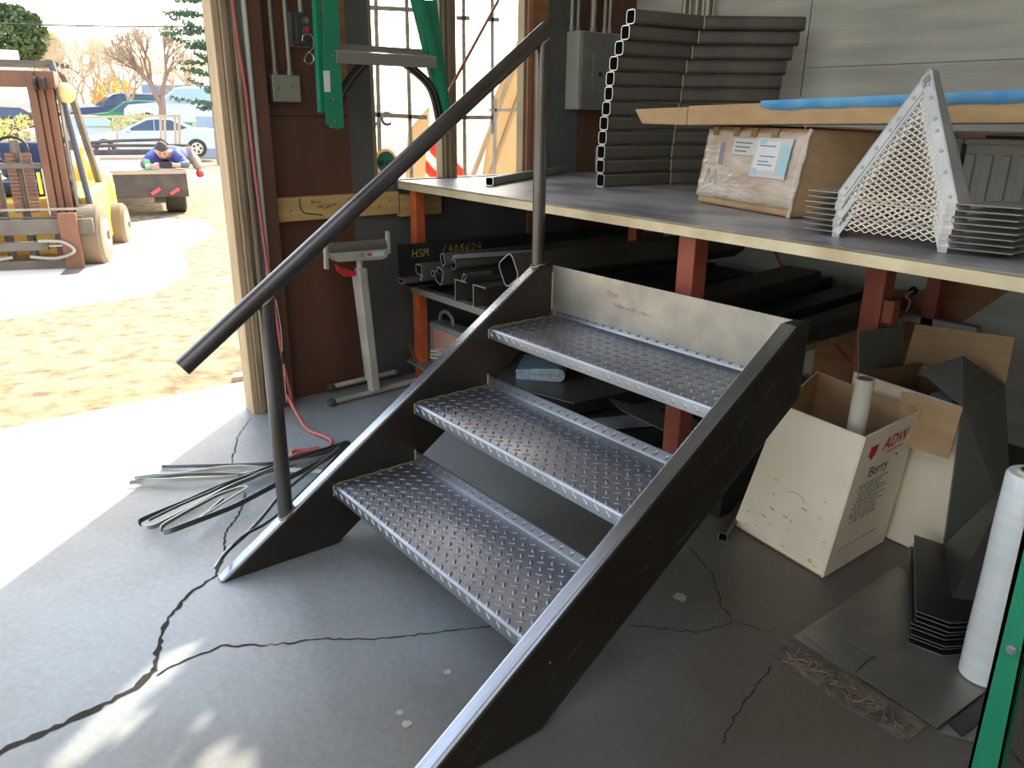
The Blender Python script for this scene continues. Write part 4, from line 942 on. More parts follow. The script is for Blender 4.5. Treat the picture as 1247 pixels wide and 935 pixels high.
def ladder_top():
    t = thing('green_stepladder', (-.9, .72, 1.08), 'green fibreglass stepladder with a metal step hanging in front of the window', 'ladder', None)
    L = lambda u, v, x=-.9: at(u, v, x=x)
    def rail(top, bot, wd, dep, lab, off=0):
        a, c = top, bot; d = (c - a).normalized(); a2 = a - d * .22
        b = mb('green_frp'); y = V((0, 1, 0)); xx = V((1, 0, 0))
        P = [(0, 0), (wd, 0), (wd, .004), (.004, .004), (.004, dep - .004), (wd, dep - .004), (wd, dep), (0, dep)]
        b.prism([a2 + y * (p[0] * off) + xx * (p[1] - dep) for p in P], c - a2); r = b.build('rail', 'green_frp', t); r['label'] = lab; return r
    r1 = rail(L(405, 0), L(412, 156), .022, .07, 'near left rail with a worn sticker', 1)
    mb('label_white').prism([L(393.5, 86, -.8995) + V((.0,.0, 0)), L(401.5, 86, -.8995), L(402.5, 112, -.8995), L(395, 112, -.8995)], (.0008, 0, 0)).build('worn_sticker', 'label_white', r1)
    # face of the near left rail
    b = mb('green_frp').prism([L(393, 0), L(405, 0), L(412, 158), L(397.5, 151)], (-.003, 0, 0)); b.prism([L(393 - 9, -180), L(405 - 9, -180), L(405, 0), L(393, 0)], (-.003, 0, 0)); b.build('rail_web', 'green_frp', t)
    r2 = rail(L(384, 0, -1.0), L(391, 137, -1.0), .02, .03, 'far left rail', 1)
    r3 = rail(L(511, 0), L(546, 148), .022, .065, 'right rail', 1)
    b = mb('green_frp').prism([L(508, 0, -.92), L(532, 0, -.92), L(549, 140, -.92), L(534, 140, -.92)], (-.004, 0, 0)); b.build('rail_web', 'green_frp', t)
    a, c = L(408, 60), L(531, 64); zt = a.z
    st = mb('aluminium').hexa([V((-.985, a.y, zt + .022)), V((-.985, c.y, zt + .022)), V((-.895, c.y, zt - .008)), V((-.895, a.y, zt - .008))], [V((-.985, a.y, zt + .026)), V((-.985, c.y, zt + .026)), V((-.895, c.y, zt - .004)), V((-.895, a.y, zt - .004))]).build('step', 'aluminium', t)
    mb('alu_dull').box((-.898, a.y, zt - .045), (-.894, c.y, zt - .006)).build('step_front', 'alu_dull', st, bevel=.001)
    for k in range(6): xk = -.98 + k * .014; zk = zt + .026 - .030 * (xk + .985) / .09; mb('alu_dull').box((xk, a.y + .01, zk - .001), (xk + .004, c.y - .01, zk + .002)).build('ridge', 'alu_dull', st)
    for pts in (((445, 76), (428, 95), (415, 118), (410, 146)), ((492, 76), (518, 98), (529, 118), (536, 150))):
        b = mb('brace_black'); P = spline([L(u, v, -.93) for u, v in pts], 6)
        for i in range(len(P) - 1): b.bar(P[i], P[i + 1] + (P[i + 1] - P[i]) * .15, .028, .02, up=X)
        b.use('alu_dull')
        for i in range(len(P) - 1): b.bar(P[i] + V((.0145, -.002, 0)), P[i + 1] + V((.0145, -.002, 0)), .002, .001, up=X)
        b.build('knee_brace', 'brace_black', t)
    for u, v in ((404.5, 68), (406, 121), (407.5, 148)): p = L(u, v); mb('galv').cyl(p + V((0, .0, 0)), p + V((.004, 0, 0)), .004, 10).build('rivet', 'galv', r1)
    for y in (L(400, -60).y, L(508, -60).y): mb('steel_black').cyl((-.93, y, 1.60), (-.93, y, 3.1), .004, 8).build('hanging_rope', 'steel_black', t)
    # second stepladder, only one rail reaches into the view at the right
    t = thing('green_ladder_leg', (1.45, .53, 0), 'green fibreglass ladder with a silver bolt standing at the right edge', 'ladder')
    b = mb('green_frp'); a, c = at(1172, 965, y=.53), at(1212, 965, y=.53); a2, c2 = at(1250, 640, y=.53), at(1278, 640, y=.53)
    k = (0 - a.z) / (a2.z - a.z); A0 = a + (a2 - a) * k; C0 = c + (c2 - c) * ((0 - c.z) / (c2.z - c.z)); A1 = a + (a2 - a) * 3.2; C1 = c + (c2 - c) * 3.2
    b.prism([A0, C0, C1, A1], (0, .004, 0)); b.prism([A0, A0 + V((0, .03, 0)), A1 + V((0, .03, 0)), A1], (.004, 0, 0)); b.prism([C0, C0 + V((0, .03, 0)), C1 + V((0, .03, 0)), C1], (-.004, 0, 0)); rl = b.build('rail', 'green_frp', t, bevel=.001)
    p = at(1232, 791, y=.53); mb('galv').cyl(p, p + V((0, -.002, 0)), .0085, 20).build('washer', 'galv', rl); mb('chrome').cyl(p + V((0, -.002, 0)), p + V((0, -.007, 0)), .0055, 6).build('bolt', 'chrome', rl)
    o = V((.42, .05, 0)); b = mb('green_frp'); b.prism([A0 + o, C0 + o, C1 + o * .8, A1 + o * .8], (0, .004, 0)); b.build('rail', 'green_frp', t, bevel=.001)
    for z in (.32, .62, .92): q = A0.lerp(A1, z / A1.z); mb('aluminium').box((q.x + .02, q.y + .004, z - .02), (q.x + .46, q.y + .08, z + .005)).build('step', 'aluminium', t, bevel=.003) if z > .5 else None
ladder_top()

def roller():
    t = thing('roller_stand', (-1.0, .63, 0), 'cream steel material roller stand in front of the brown wall', 'roller stand')
    x = -1.0; P = lambda u, v, xx=x: at(u, v, x=xx)
    a, c = P(402, 304), P(472, 298)
    mb('roller_grey').cyl(a, c, .026, 24).build('roller', 'roller_grey', t, smooth=True)
    hd = mb('cream_steel').prism([P(400, 309, x + .03), P(475, 303, x + .03), P(472, 313, x + .03), P(466, 316, x + .03), P(412, 319, x + .03)], (-.06, 0, 0)).build('head', 'cream_steel', t, bevel=.002)
    mb('label_white').prism([P(446, 307.5, x + .031), P(468, 306, x + .031), P(468, 311, x + .031), P(446, 313, x + .031)], (.0006, 0, 0)).build('sticker', 'label_white', hd)
    mb('orange_paint').prism([P(447, 308, x + .032), P(453, 307.6, x + .032), P(453, 311.4, x + .032), P(447, 312, x + .032)], (.0005, 0, 0)).build('sticker_mark', 'orange_paint', hd)
    mb('galv').ball(P(440, 310, x + .031), .006, 8).build('bolt', 'galv', hd)
    for q in ((396, 299, 401, 328), (472, 282, 476, 309)):
        mb('cream_steel').prism([P(q[0], q[1], x + .028), P(q[0] + 3, q[1], x + .028), P(q[2], q[3], x + .028), P(q[2] - 4, q[3], x + .028)], (-.02, 0, 0)).build('end_bracket', 'cream_steel', t, bevel=.001)
    mb('red_plastic').prism([P(409, 322), P(418, 326), P(434, 331), (P(433, 336)), P(420, 337), P(412, 330)], (-.02, 0, 0)).build('clamp_handle', 'red_plastic', t, bevel=.003)
    b = mb('cream_steel'); top, bot = P(439, 326), P(456, 482); bot.z = .03
    b.tube([P(438, 314), P(438, 328)], .013, 12); b.build('inner_tube', 'cream_steel', t)
    b = mb('cream_steel').bar(top, bot, .036, .045, up=X); b.build('column', 'cream_steel', t, bevel=.004)
    b = mb('cream_steel').bar(P(433, 330, x - .03), P(450, 462, x - .05), .026, .03, up=X); b.build('rear_leg', 'cream_steel', t, bevel=.003)
    for p, q in ((at(404, 490, z=.016), at(560, 450, z=.016)), (at(403, 471, x=-1.13), at(484, 452, x=-1.125))):
        f = mb('cream_steel').cyl(p, q, .011, 14).build('foot_tube', 'cream_steel', t, smooth=True)
        for e in (p, q): mb('rubber').ball(e, .0165, 12, (1.2, 1.2, 1)).build('rubber_cap', 'rubber', f, smooth=True)
    p, q = at(474, 470, z=.02), at(510, 462, z=.02); tag(mb('cream_steel').cyl(p, q, .010, 12).build('short_rod', 'cream_steel', smooth=True), 'short pale rod lying on the floor between the roller stand feet', 'rod')
roller()

# ------------------------------------------------------------------ floor things
def straps():
    G = None
    data = [
     ('black strap end nearest the doorway, lying straight across the floor', 'strap_dark', .010, [(197, 570), (250, 571), (320, 568), (345, 563), (385, 557), (425, 541)]),
     ('pale strap lying across the strap pile to the stair stringer', 'strap_light', .012, [(164, 585), (200, 583), (245, 577), (290, 573), (335, 574), (392, 578)]),
     ('light grey strap with its tip furthest to the left of the pile', 'strap_light', .010, [(158, 590), (175, 588), (215, 588), (270, 584), (320, 576), (360, 563), (415, 545)]),
     ('dark strap just beneath the leftmost light strap', 'strap_dark', .009, [(166, 587), (220, 582), (270, 580), (320, 578), (360, 560), (418, 543)]),
     ('black strap loop whose tip ends nearest the lower left of the pile', 'strap_dark', .011, [(172, 641), (180, 634), (250, 603), (300, 585), (350, 570), (422, 545), (418, 541), (392, 550), (310, 578), (240, 608), (182, 637)]),
     ('silver grey strap curving beside the black loop in the strap pile', 'strap_light', .011, [(173, 645), (190, 643), (240, 620), (290, 592), (340, 572), (395, 560), (420, 547)]),
     ('broad strap loop with a white rounded tip in the middle of the pile', 'strap_dark', .013, [(200, 651), (215, 649), (258, 632), (310, 608), (350, 588), (400, 560), (422, 543)]),
     ('grey strap crossing inside the broad loop of the strap pile', 'strap_light', .008, [(198, 648), (205, 640), (260, 608), (300, 597), (262, 620), (242, 634)]),
     ('short thin grey strap poking up out of the broad loop', 'strap_light', .006, [(241, 636), (255, 624), (273, 610)]),
     ('light strap bending down to the left foot of the stair', 'strap_light', .008, [(263, 694), (275, 678), (300, 655), (330, 620), (350, 600), (385, 570), (415, 548)]),
     ('dark thin strap beside the left foot of the stair', 'strap_dark', .006, [(270, 682), (296, 657), (322, 640), (345, 625), (380, 590), (422, 545)]),
    ]
    for i, (lab, m, h, pix) in enumerate(data):
        z0 = .002 + .0035 * i
        P = spline([at(u, v, z=z0) for u, v in pix], 8); b = mb(m); t = .0016; n = len(P); vs = []
        for k, p in enumerate(P):
            d = (P[min(k + 1, n - 1)] - P[max(k - 1, 0)]).normalized(); q = V((-d.y, d.x, 0)) * t
            zz = z0 + .006 * abs(sin(k * .5 / 3 + i)) * min(1, k / 6); w = V((0, 0, h)) + V((-d.y, d.x, 0)) * h * .5
            vs += [p - q + V((0, 0, zz - z0)), p + q + V((0, 0, zz - z0)), p + q + w + V((0, 0, zz - z0)), p - q + w + V((0, 0, zz - z0))]
        fs = [(k * 4 + a, k * 4 + (a + 1) % 4, k * 4 + 4 + (a + 1) % 4, k * 4 + 4 + a) for k in range(n - 1) for a in range(4)] + [(3, 2, 1, 0), tuple(4 * (n - 1) + a for a in range(4))]
        b.add(vs, fs); tag(b.build('steel_strap', m), lab, 'steel strap', 'steel banding straps on the floor')
straps()

def boxes():
    # white open carton with a cardboard tube in it
    t = thing('open_carton', (.78, 1.1, 0), 'open white carton with red and black printing and a cardboard tube standing in it', 'carton')
    FR0 = V((.917, .926, .003)); FL0 = V((.603, .971, .003)); BR0 = V((.920, 1.235, .003)); BL0 = V((.61, 1.28, .003))
    FR1 = at(1054.6, 532.8, y=.955); BR1 = on_plane(1122, 499, FR0, (BR0 - FR0).cross(FR1 - FR0)); BL1 = at(995, 452, y=1.32); FL1 = on_plane(950, 492, FR0, (FL0 - FR0).cross(FR1 - FR0))
    th = .004
    def wall(p, q, q1, p1, n, m='cardboard_white', nm='side_panel', lab=None):
        b = mb(m); n = V(n).normalized() * th
        b.prism([p, q, q1, p1], n); b.use('cardboard'); b.prism([p + n * 1.02, q + n * 1.02, q1 + n * 1.02, p1 + n * 1.02], n * .15)
        o = b.build(nm, m, t); 
        if lab: o['label'] = lab
        return o
    cen = (FR0 + BL0) / 2
    fw = wall(FL0, FR0, FR1, FL1, (0, 1, 0), lab='scuffed plain front side'); rw = wall(FR0, BR0, BR1, FR1, (-1, 0, 0), lab='printed right side')
    wall(BR0, BL0, BL1, BR1, (0, -1, 0)); wall(BL0, FL0, FL1, BL1, (1, 0, 0))
    mb('cardboard').prism([FL0, FR0, BR0, BL0], (0, 0, .004)).build('bottom_panel', 'cardboard', t)
    e0, e1 = FR0, FR1; r = (BR0 - FR0).normalized(); up = (FR1 - FR0).normalized(); H = (FR1 - FR0).length; nn = r.cross(up)
    Q = lambda s_, k: FR0.lerp(BR0, s_).lerp(FR1.lerp(BR1, s_), k) + nn * .0006
    rr = Q(.8, .9) - Q(.2, .9)
    text('ADW', Q(.40, .83), rr, up, .034, 'ink_red', rw, shear=.25, bold=.02)
    b = mb('ink_red'); b.prism([Q(.16, .835), Q(.23, .80), Q(.29, .84), (Q(.30, .90)), Q(.17, .90)], nn * .0004); b.build('printed_mark', 'ink_red', rw)
    b = mb('ink_red').prism([Q(.50, .80), Q(.80, .80), Q(.80, .806), Q(.50, .806)], nn * .0004); b.build('printed_line', 'ink_red', rw)
    text('Berry', Q(.26, .67), rr, up, .030, 'ink_black', rw); mb('ink_black').cyl(Q(.72, .745), Q(.72, .745) + nn * .0006, .004, 10).build('dot', 'ink_black', rw)
    random.seed(11)
    for k in range(13):
        z = .62 - k * .022; s0 = .16 + random.uniform(-.04, .04); s1 = s0 + random.uniform(.34, .52); x = s0; b = mb('ink_grey')
        while x < s1:
            w = random.uniform(.02, .07); b.add([Q(x, z), Q(x + w, z), Q(x + w, z + .009), Q(x, z + .009)], [(0, 1, 2, 3)]); x += w + .015
        b.build('print_line', 'ink_grey', rw)
    x = .12; b = mb('ink_grey')
    while x < .75: b.add([Q(x, .17), Q(x + .035, .17), Q(x + .035, .178), Q(x, .178)], [(0, 1, 2, 3)]); x += .05
    b.build('print_line', 'ink_grey', rw)
    nf = (FR0 - FL0).cross(FR1 - FR0).normalized(); nf = nf if nf.y < 0 else -nf
    Pf = lambda s_, k: FL0.lerp(FR0, s_).lerp(FL1.lerp(FR1, s_), k) + nf * .0006
    b = mb('cardboard'); 
    for k in range(22):
        s0 = random.uniform(.05, .9); z = abs(random.gauss(.05, .12)) + .02 if k % 3 else random.uniform(.2, .6); w = random.uniform(.02, .07); b.add([Pf(s0, z), Pf(s0 + w, z + random.uniform(-.01, .01)), Pf(s0 + w * .9, z + .006), Pf(s0, z + .008)], [(0, 1, 2, 3)])
    b.build('scuff', 'cardboard', fw)
    b = mb('stain'); b.tube(spline([Pf(.42, .44), Pf(.50, .46), Pf(.58, .45), Pf(.62, .42)]), .001, 4); b.build('pen_arc', 'ink_grey', fw)
    # the tube
    a = at(1054, 461, y=1.06); bt = V((a.x - .005, 1.055, .01)); b = mb('cheap_tube'); b.pipe(bt, a, .0235, .004, .12, 28, end='cheap_tube', inner='tube_in'); tag(b.build('cardboard_tube', 'cheap_tube', smooth=True), 'pale cardboard tube standing upright in the open white carton', 'cardboard tube')
    # second carton with raised flaps
    t = thing('flap_carton', (1.0, 1.4, 0), 'tall carton with wide open flaps behind the white carton', 'carton')
    R0 = at(1147, 685, z=.003); L0 = V((.72, 1.275, .003)); R1 = at(1173, 496, y=R0.y + .0); L1 = V((L0.x, L0.y + .03, R1.z)); K0 = R0 + V((.06, .31, 0)); K1 = at(1224, 469, y=K0.y + .02); J0 = L0 + V((.06, .31, 0)); J1 = V((J0.x, J0.y + .02, K1.z))
    def w2(p, q, q1, p1, n, m, lab, nm='side_panel'): o = mb(m).prism([p, q, q1, p1], V(n).normalized() * th).build(nm, m, t); o['label'] = lab
    w2(L0, R0, R1, L1, (0, 1, 0), 'cardboard_white', 'cream front side'); w2(R0, K0, K1, R1, (-1, 0, 0), 'cardboard_shaded', 'dark right side with shade in its colour'); w2(K0, J0, J1, K1, (0, -1, 0), 'cardboard_dark', 'back side'); w2(J0, L0, L1, J1, (1, 0, 0), 'cardboard_dark', 'left side')  # right side's shade is put into its darker board colour
    def flap(pix, m, lab, ys): 
        pts = [at(u, v, y=yy) for (u, v), yy in zip(pix, ys)]; n = (pts[1] - pts[0]).cross(pts[2] - pts[0]).normalized() * .0035; mb(m).prism(pts, n).build('flap', m, t)['label'] = lab
    flap([(1173, 497), (1098, 477), (1094, 540), (1155, 559)], 'cardboard', 'brown front flap folded outward', [R0.y - .004, R0.y - .004, R0.y - .05, R0.y - .05])
    flap([(1114.6, 394.5), (1236, 411), (1224, 469), (1098, 455)], 'cardboard', 'wide back flap standing up', [K0.y + .10, K0.y + .10, K0.y + .02, K0.y + .02])
    flap([(1120, 451), (1173, 433), (1224, 468), (1173, 496)], 'cardboard_shaded', 'right flap folded inward', [R0.y + .10, R0.y + .22, K0.y + .01, R0.y + .01])
    flap([(1046, 405), (1102, 395), (1099, 452), (1046, 475)], 'cardboard_shaded', 'dark left flap standing up', [L0.y + .04, J0.y + .02, J0.y, L0.y + .02])
    for (u, v, rr_, lb, m) in ((1110, 478, .05, 'dark wrapped roll inside the tall carton, at its left', 'steel_black'), (1150, 482, .034, 'bluish wrapped roll inside the tall carton, at its right', 'plastic_sheet')):
        p = at(u, v, y=1.40 if m == 'steel_black' else 1.36); tag(mb(m).cyl((p.x, p.y, .02), p, rr_, 24).build('wrapped_roll', m, bevel=.004, smooth=True), lb, 'roll')
    # square tube offcut on the floor
    a, c = at(880, 654, z=.0135), at(905, 612, z=.0135); b = mb('steel_tube'); b.rtube(a, c, .027, .026, .002, end='strap_light'); tag(b.build('square_tube', 'steel_tube'), 'short square tube lying on the floor beside the white carton', 'steel tube')
boxes()

def right_floor():
    G = 'thin steel sheets on the floor at the right'
    def sh(lab, pix, z, m, th=.0022):
        b = mb(m).prism([at(u, v, z=z) for u, v in pix], (0, 0, th)); tag(b.build('steel_sheet', m), lab, 'steel sheet')
    sh('lowest large dark steel sheet on the floor, its left corner the furthest left', [(966, 776), (1092, 690), (1260, 800), (1188, 905), (1145, 893)], .001, 'plate_mill')
    sh('dark steel sheet lying slightly shifted on the lowest sheet', [(978, 772), (1098, 695), (1130, 735), (1040, 820)], .004, 'plate_mill')
    sh('small dull square steel sheet in the middle of the sheet pile', [(1031, 779), (1098, 742), (1170, 790), (1075, 806)], .007, 'plate_mill')
    sh('top shiny steel sheet of the pile in front of the bent plates', [(1040, 820), (1085, 793), (1165, 780), (1215, 830), (1196, 845), (1141, 887)], .010, 'plate_mill')
    sh('dark steel sheet corner sticking out below the shiny top sheet', [(1155, 880), (1215, 835), (1230, 850), (1172, 897)], .004, 'plate_black')
    sh('dark steel sheet behind the green ladder at the far right', [(1200, 880), (1250, 800), (1330, 900), (1262, 945)], .006, 'plate_mill')
    # fibrous packing mat
    t = thing('packing_mat', at(1030, 840, z=0), 'crumpled strip of fibrous film stuck to the floor beside the steel sheets', 'packing film')
    b = mb('mat_fiber'); q = [at(u, v, z=.001) for u, v in ((938, 792), (955, 780), (1042, 828), (1130, 882), (1104, 905), (1020, 855))]; b.prism(q, (0, 0, .0015)); b.build('backing', 'mat_fiber', t)
    random.seed(21); b = mb('mat_fiber').use('cardboard_dark'); b.use('strap_light'); b = mb('cardboard_dark')
    for k in range(70):
        s_ = random.random(); c = at(950 + 160 * s_, 790 + 98 * s_ + random.uniform(-12, 12), z=.004); a = random.uniform(0, 6.3); L = random.uniform(.008, .028)
        P = spline([c + V((cos(a) * L * j, sin(a) * L * j, .004 * abs(sin(j * 2 + k)))) + V((random.uniform(-.006, .006), random.uniform(-.006, .006), 0)) for j in (-1, -.3, .4, 1)], 3)
        b.use(random.choice(['cardboard_dark', 'mat_fiber', 'plate_mill'])).tube(P, random.uniform(.0008, .002), 4)
    b.build('fibres', 'cardboard_dark', t)['kind'] = 'stuff'
    # nested bent plates
    nm = ['bottom', 'second', 'third', 'fourth', 'fifth', 'sixth', 'seventh', 'top']; proto = None; N = 8
    for i in range(N):
        z = .014 + .0125 * i; B = V((0, 0, z)); sft = V((random.uniform(-.004, .004), random.uniform(-.004, .004), 0))
        lab = {0: 'bottom bent dark steel plate of the nested pile on the steel sheets', 7: 'top bent dark steel plate with its tall folded fin'}.get(i, '%s bent dark steel plate up from the floor sheets in the nested pile' % nm[i])
        if proto is None:
            base = V((1.22, .93, z)); t = thing('bent_plate', base, lab, 'steel plate', 'bent steel plates nested on the floor')
            zt = z + .0875   # shape measured on the top plate of the pile
            def M(u, v, dz=0): p = at(u, v, z=zt + dz); return V((p.x, p.y, z + dz))
            A = M(1113, 650); Bq = M(1115, 742); C = M(1157, 757); D = M(1190, 755); Ei = M(1158, 727); Fk = M(1150, 662)
            apex = at(1236, 578, y=M(1158, 727).y + .17); apex = V((apex.x, apex.y, apex.z - .0875)); G2 = M(1250, 735)
            def pl(pts, nm_):
                n = (pts[1] - pts[0]).cross(pts[2] - pts[0]).normalized(); n = n if n.z > 0 else -n
                mb('plate_black').prism(pts, -n * .002).build(nm_, 'plate_black', t)
            pl([A, Bq, Ei, Fk], 'left_plate'); pl([Bq, C, Ei], 'front_plate'); pl([C, D, Ei], 'front_plate'); pl([D, G2, Ei], 'right_plate')
            pl([Fk, Ei, apex], 'left_fin'); pl([Ei, G2, apex], 'right_fin')
            e = mb('strap_light'); e.tube([Bq + V((0, -.0, -.001)), C + V((0, 0, -.001)), D + V((0, 0, -.001))], .0009, 4); e.tube([A, Bq], .0007, 4); e.build('cut_edge', 'strap_light', t)
            proto = t
        else:
            c = copy_tree(proto); c.location = base + V((0, 0, .0125 * i)) + sft; c['label'] = lab
    # roll of stretch film
    c = at(1197, 826, z=.012); c = V((c.x, c.y + .02, .012)); c = V((1.335, .845, .0125))
    t = thing('stretch_film_roll', c, 'tall white roll of stretch film standing on the steel sheets', 'film roll')
    r = .045; h = .475; b = mb('film_wrap'); ring = []
    prof = [(.040, 0), (r, .004), (r + .001, .1), (r, .24), (r + .001, .36), (r, h - .006), (r - .004, h)]
    n = 32; vs = [c + V((cos(2*pi*k/n) * rr, sin(2*pi*k/n) * rr, zz)) for rr, zz in prof for k in range(n)]; b.add(vs, [(i*n+k, i*n+(k+1) % n, (i+1)*n+(k+1) % n, (i+1)*n+k) for i in range(len(prof)-1) for k in range(n)])
    tp = (len(prof) - 1) * n; inn = [c + V((cos(2*pi*k/n) * .027, sin(2*pi*k/n) * .027, h)) for k in range(n)]; b.add(vs[tp:] + inn, [(k, (k+1) % n, n + (k+1) % n, n + k) for k in range(n)]); b.build('film', 'film_wrap', t, smooth=True)
    b = mb('cheap_tube'); b.pipe(c + V((0, 0, .001)), c + V((0, 0, h + .006)), .0268, .005, .15, 28, end='cheap_tube', inner='tube_in'); b.build('core', 'cheap_tube', t, smooth=True)
    # plain dark box in the corner behind
    b = mb('steel_black').box((1.16, 1.75, 0), (1.75, 2.2, .30)); tag(b.build('dark_box', 'steel_black', bevel=.01), 'plain black box in the corner behind the tall carton', 'bin')
right_floor()

# ------------------------------------------------------------------ the yard
def window_view():
    x = -1.34
    P = lambda u, v, xx=x: at(u, v, x=xx)
    t = thing('window_grille', (x, 1.2, .9), 'speckled grey security grille of thin bars outside the window', 'grille')
    b = mb('bar_grey')
    for u0, v0, u1, v1 in ((457.5, 0, 463, 210), (495, 0, 501, 210), (564.5, 0, 566, 212), (599.5, 20, 600, 150)):
        a, c = P(u0, v0), P(u1, v1); d = (a - c).normalized(); bb = mb('bar_grey').bar(c - d * .05, a + d * .5, .018, .003, up=X); bb.build('bar', 'bar_grey', t)
    for y0, v0, y1, v1 in ((446, 9, 524, 13), (446, 139, 520, 143), (560, 143, 600, 143), (556, 22, 572, 22), (594, 24, 608, 24)):
        a, c = P(y0, v0), P(y1, v1); mb('bar_grey').bar(a, c, .003, .018, up=Z).build('crossbar', 'bar_grey', t)
    t = thing('banner', (x - .03, .9, .9), 'white banner strip with purple letters tied to the window grille', 'banner')
    a, c = P(447, 156, -1.36), P(470, 128, -1.36); mb('banner').box((x - .03, a.y, a.z), (x - .027, c.y, c.z)).build('cloth', 'banner', t)
    text('OC', V((x - .026, a.y + .005, a.z + .012)), Y, Z, .055, 'shirt_blue', t, bold=.02)
    # leaning boards
    xx = -1.85; q = [V((xx, P(562, 216, xx).y, -.03)), V((xx, P(632, 216, xx).y, -.03)), P(633, 45, xx), P(620, 80, xx), P(602, 120, xx)]
    t = thing('leaning_board', (xx, q[0].y, q[0].z), 'sunlit tan board panel leaning outside the right window', 'board')
    mb('ply_thin').prism(q, (-.012, 0, 0)).build('panel', 'ply_thin', t)
    for (u0, v0, u1, v1) in ((575, 216, 632, 66), (596, 216, 634, 110)): mb('wood_tan').bar(P(u0, v0, xx + .02), P(u1, v1, xx + .02), .02, .02).build('batten', 'wood_tan', t)
    q = [V((xx, P(505, 216, xx).y, -.03)), P(522, 170, xx), P(523, 130, xx), P(498, 160, xx), V((xx, P(478, 214, xx).y, -.03))]
    tag(mb('ply_thin').prism(q, (-.01, 0, 0)).build('board_offcut', 'ply_thin'), 'pale triangular board leaning outside the left window below the ladder', 'board')
    t = thing('steel_rack', (-1.6, 1.6, .9), 'thin steel rack with a cross rail standing outside the right window', 'rack')
    for (u0, v0, u1, v1) in ((603, 120, 602, 216), (596, 134, 633, 134)): mb('galv').bar(P(u0, v0, -1.6), P(u1, v1, -1.6), .014, .014).build('rail', 'galv', t)
    # striped flag
    for lab, q in (('red and white striped flag draped outside the left window', [(509, 212), (520, 178), (540, 152), (545, 170), (547, 212)]), ('red striped flag end seen in the lower corner of the right window', [(552, 212), (551, 168), (560, 190), (572, 206), (571, 213)])):
        pts = [P(u, v, -1.62) for u, v in q]; pts[0].z = pts[-1].z = -.03; o = mb('flag_cloth').prism(pts, (-.01, 0, 0)).build('flag', 'flag_cloth'); tag(o, lab, 'flag')
    p = at(617, 186, z=-.16); p.z = gz((p - CAM).length) + .02; tag(mb('label_blue').ball(p, .55, 14, (1, .8, .6)).build('blue_tarp', 'label_blue', smooth=True), 'blue and yellow bundle on the ground behind the steel rack outside', 'tarp')
window_view()

def tree(name, base, h, m_b, m_t, label, seed, depth=6, spread=.55, r0=.12, lean=V((0, 0, 0)), fork=3, sub=1.0):
    random.seed(seed); b = mb(m_b); tw = mb(m_t); t = thing(name, base, label, 'tree')
    def grow(p, d, L, r, k):
        n = 3; P = [p]
        for i in range(n):
            d = (d + V((random.uniform(-.10, .10), random.uniform(-.10, .10), random.uniform(-.02, .08)))).normalized(); p = p + d * L / n; P.append(p)
        rs = [r * (1 - .3 * i / n) for i in range(n + 1)]
        (b if k > 2 else tw).tube(P, rs, 6 if k > 3 else (4 if k > 1 else 3), cap=False)
        if k == 0: return
        for j in range(fork if k > 1 else 4):
            a = random.uniform(0, 6.28); s_ = d.orthogonal().normalized(); s2 = d.cross(s_)
            nd = (d + (s_ * cos(a) + s2 * sin(a)) * random.uniform(spread * .6, spread * 1.3) + V((0, 0, .06))).normalized()
            grow(P[random.choice([2, 3, 3])], nd, L * random.uniform(.62, .82), r * .6, k - 1)
    grow(V(base), (Z + lean).normalized(), h * .3, r0, depth)
    b.build('trunk', m_b, t); tw.build('twigs', m_t, t); return t

def blob(b, c, r, n, sz, seed):
    random.seed(seed)
    for _ in range(n):
        d = V((random.gauss(0, 1), random.gauss(0, 1), random.gauss(0, 1))).normalized() * random.uniform(.35, 1) ** .5
        p = c + V((d.x * r[0], d.y * r[1], d.z * r[2])); a = V((random.gauss(0, 1), random.gauss(0, 1), random.gauss(0, 1))).normalized(); q = a.orthogonal().normalized(); s = sz * random.uniform(.5, 1.3)
        b.add([p - a * s, p + q * s * .6, p + a * s, p - q * s * .6], [(0, 1, 2, 3)])

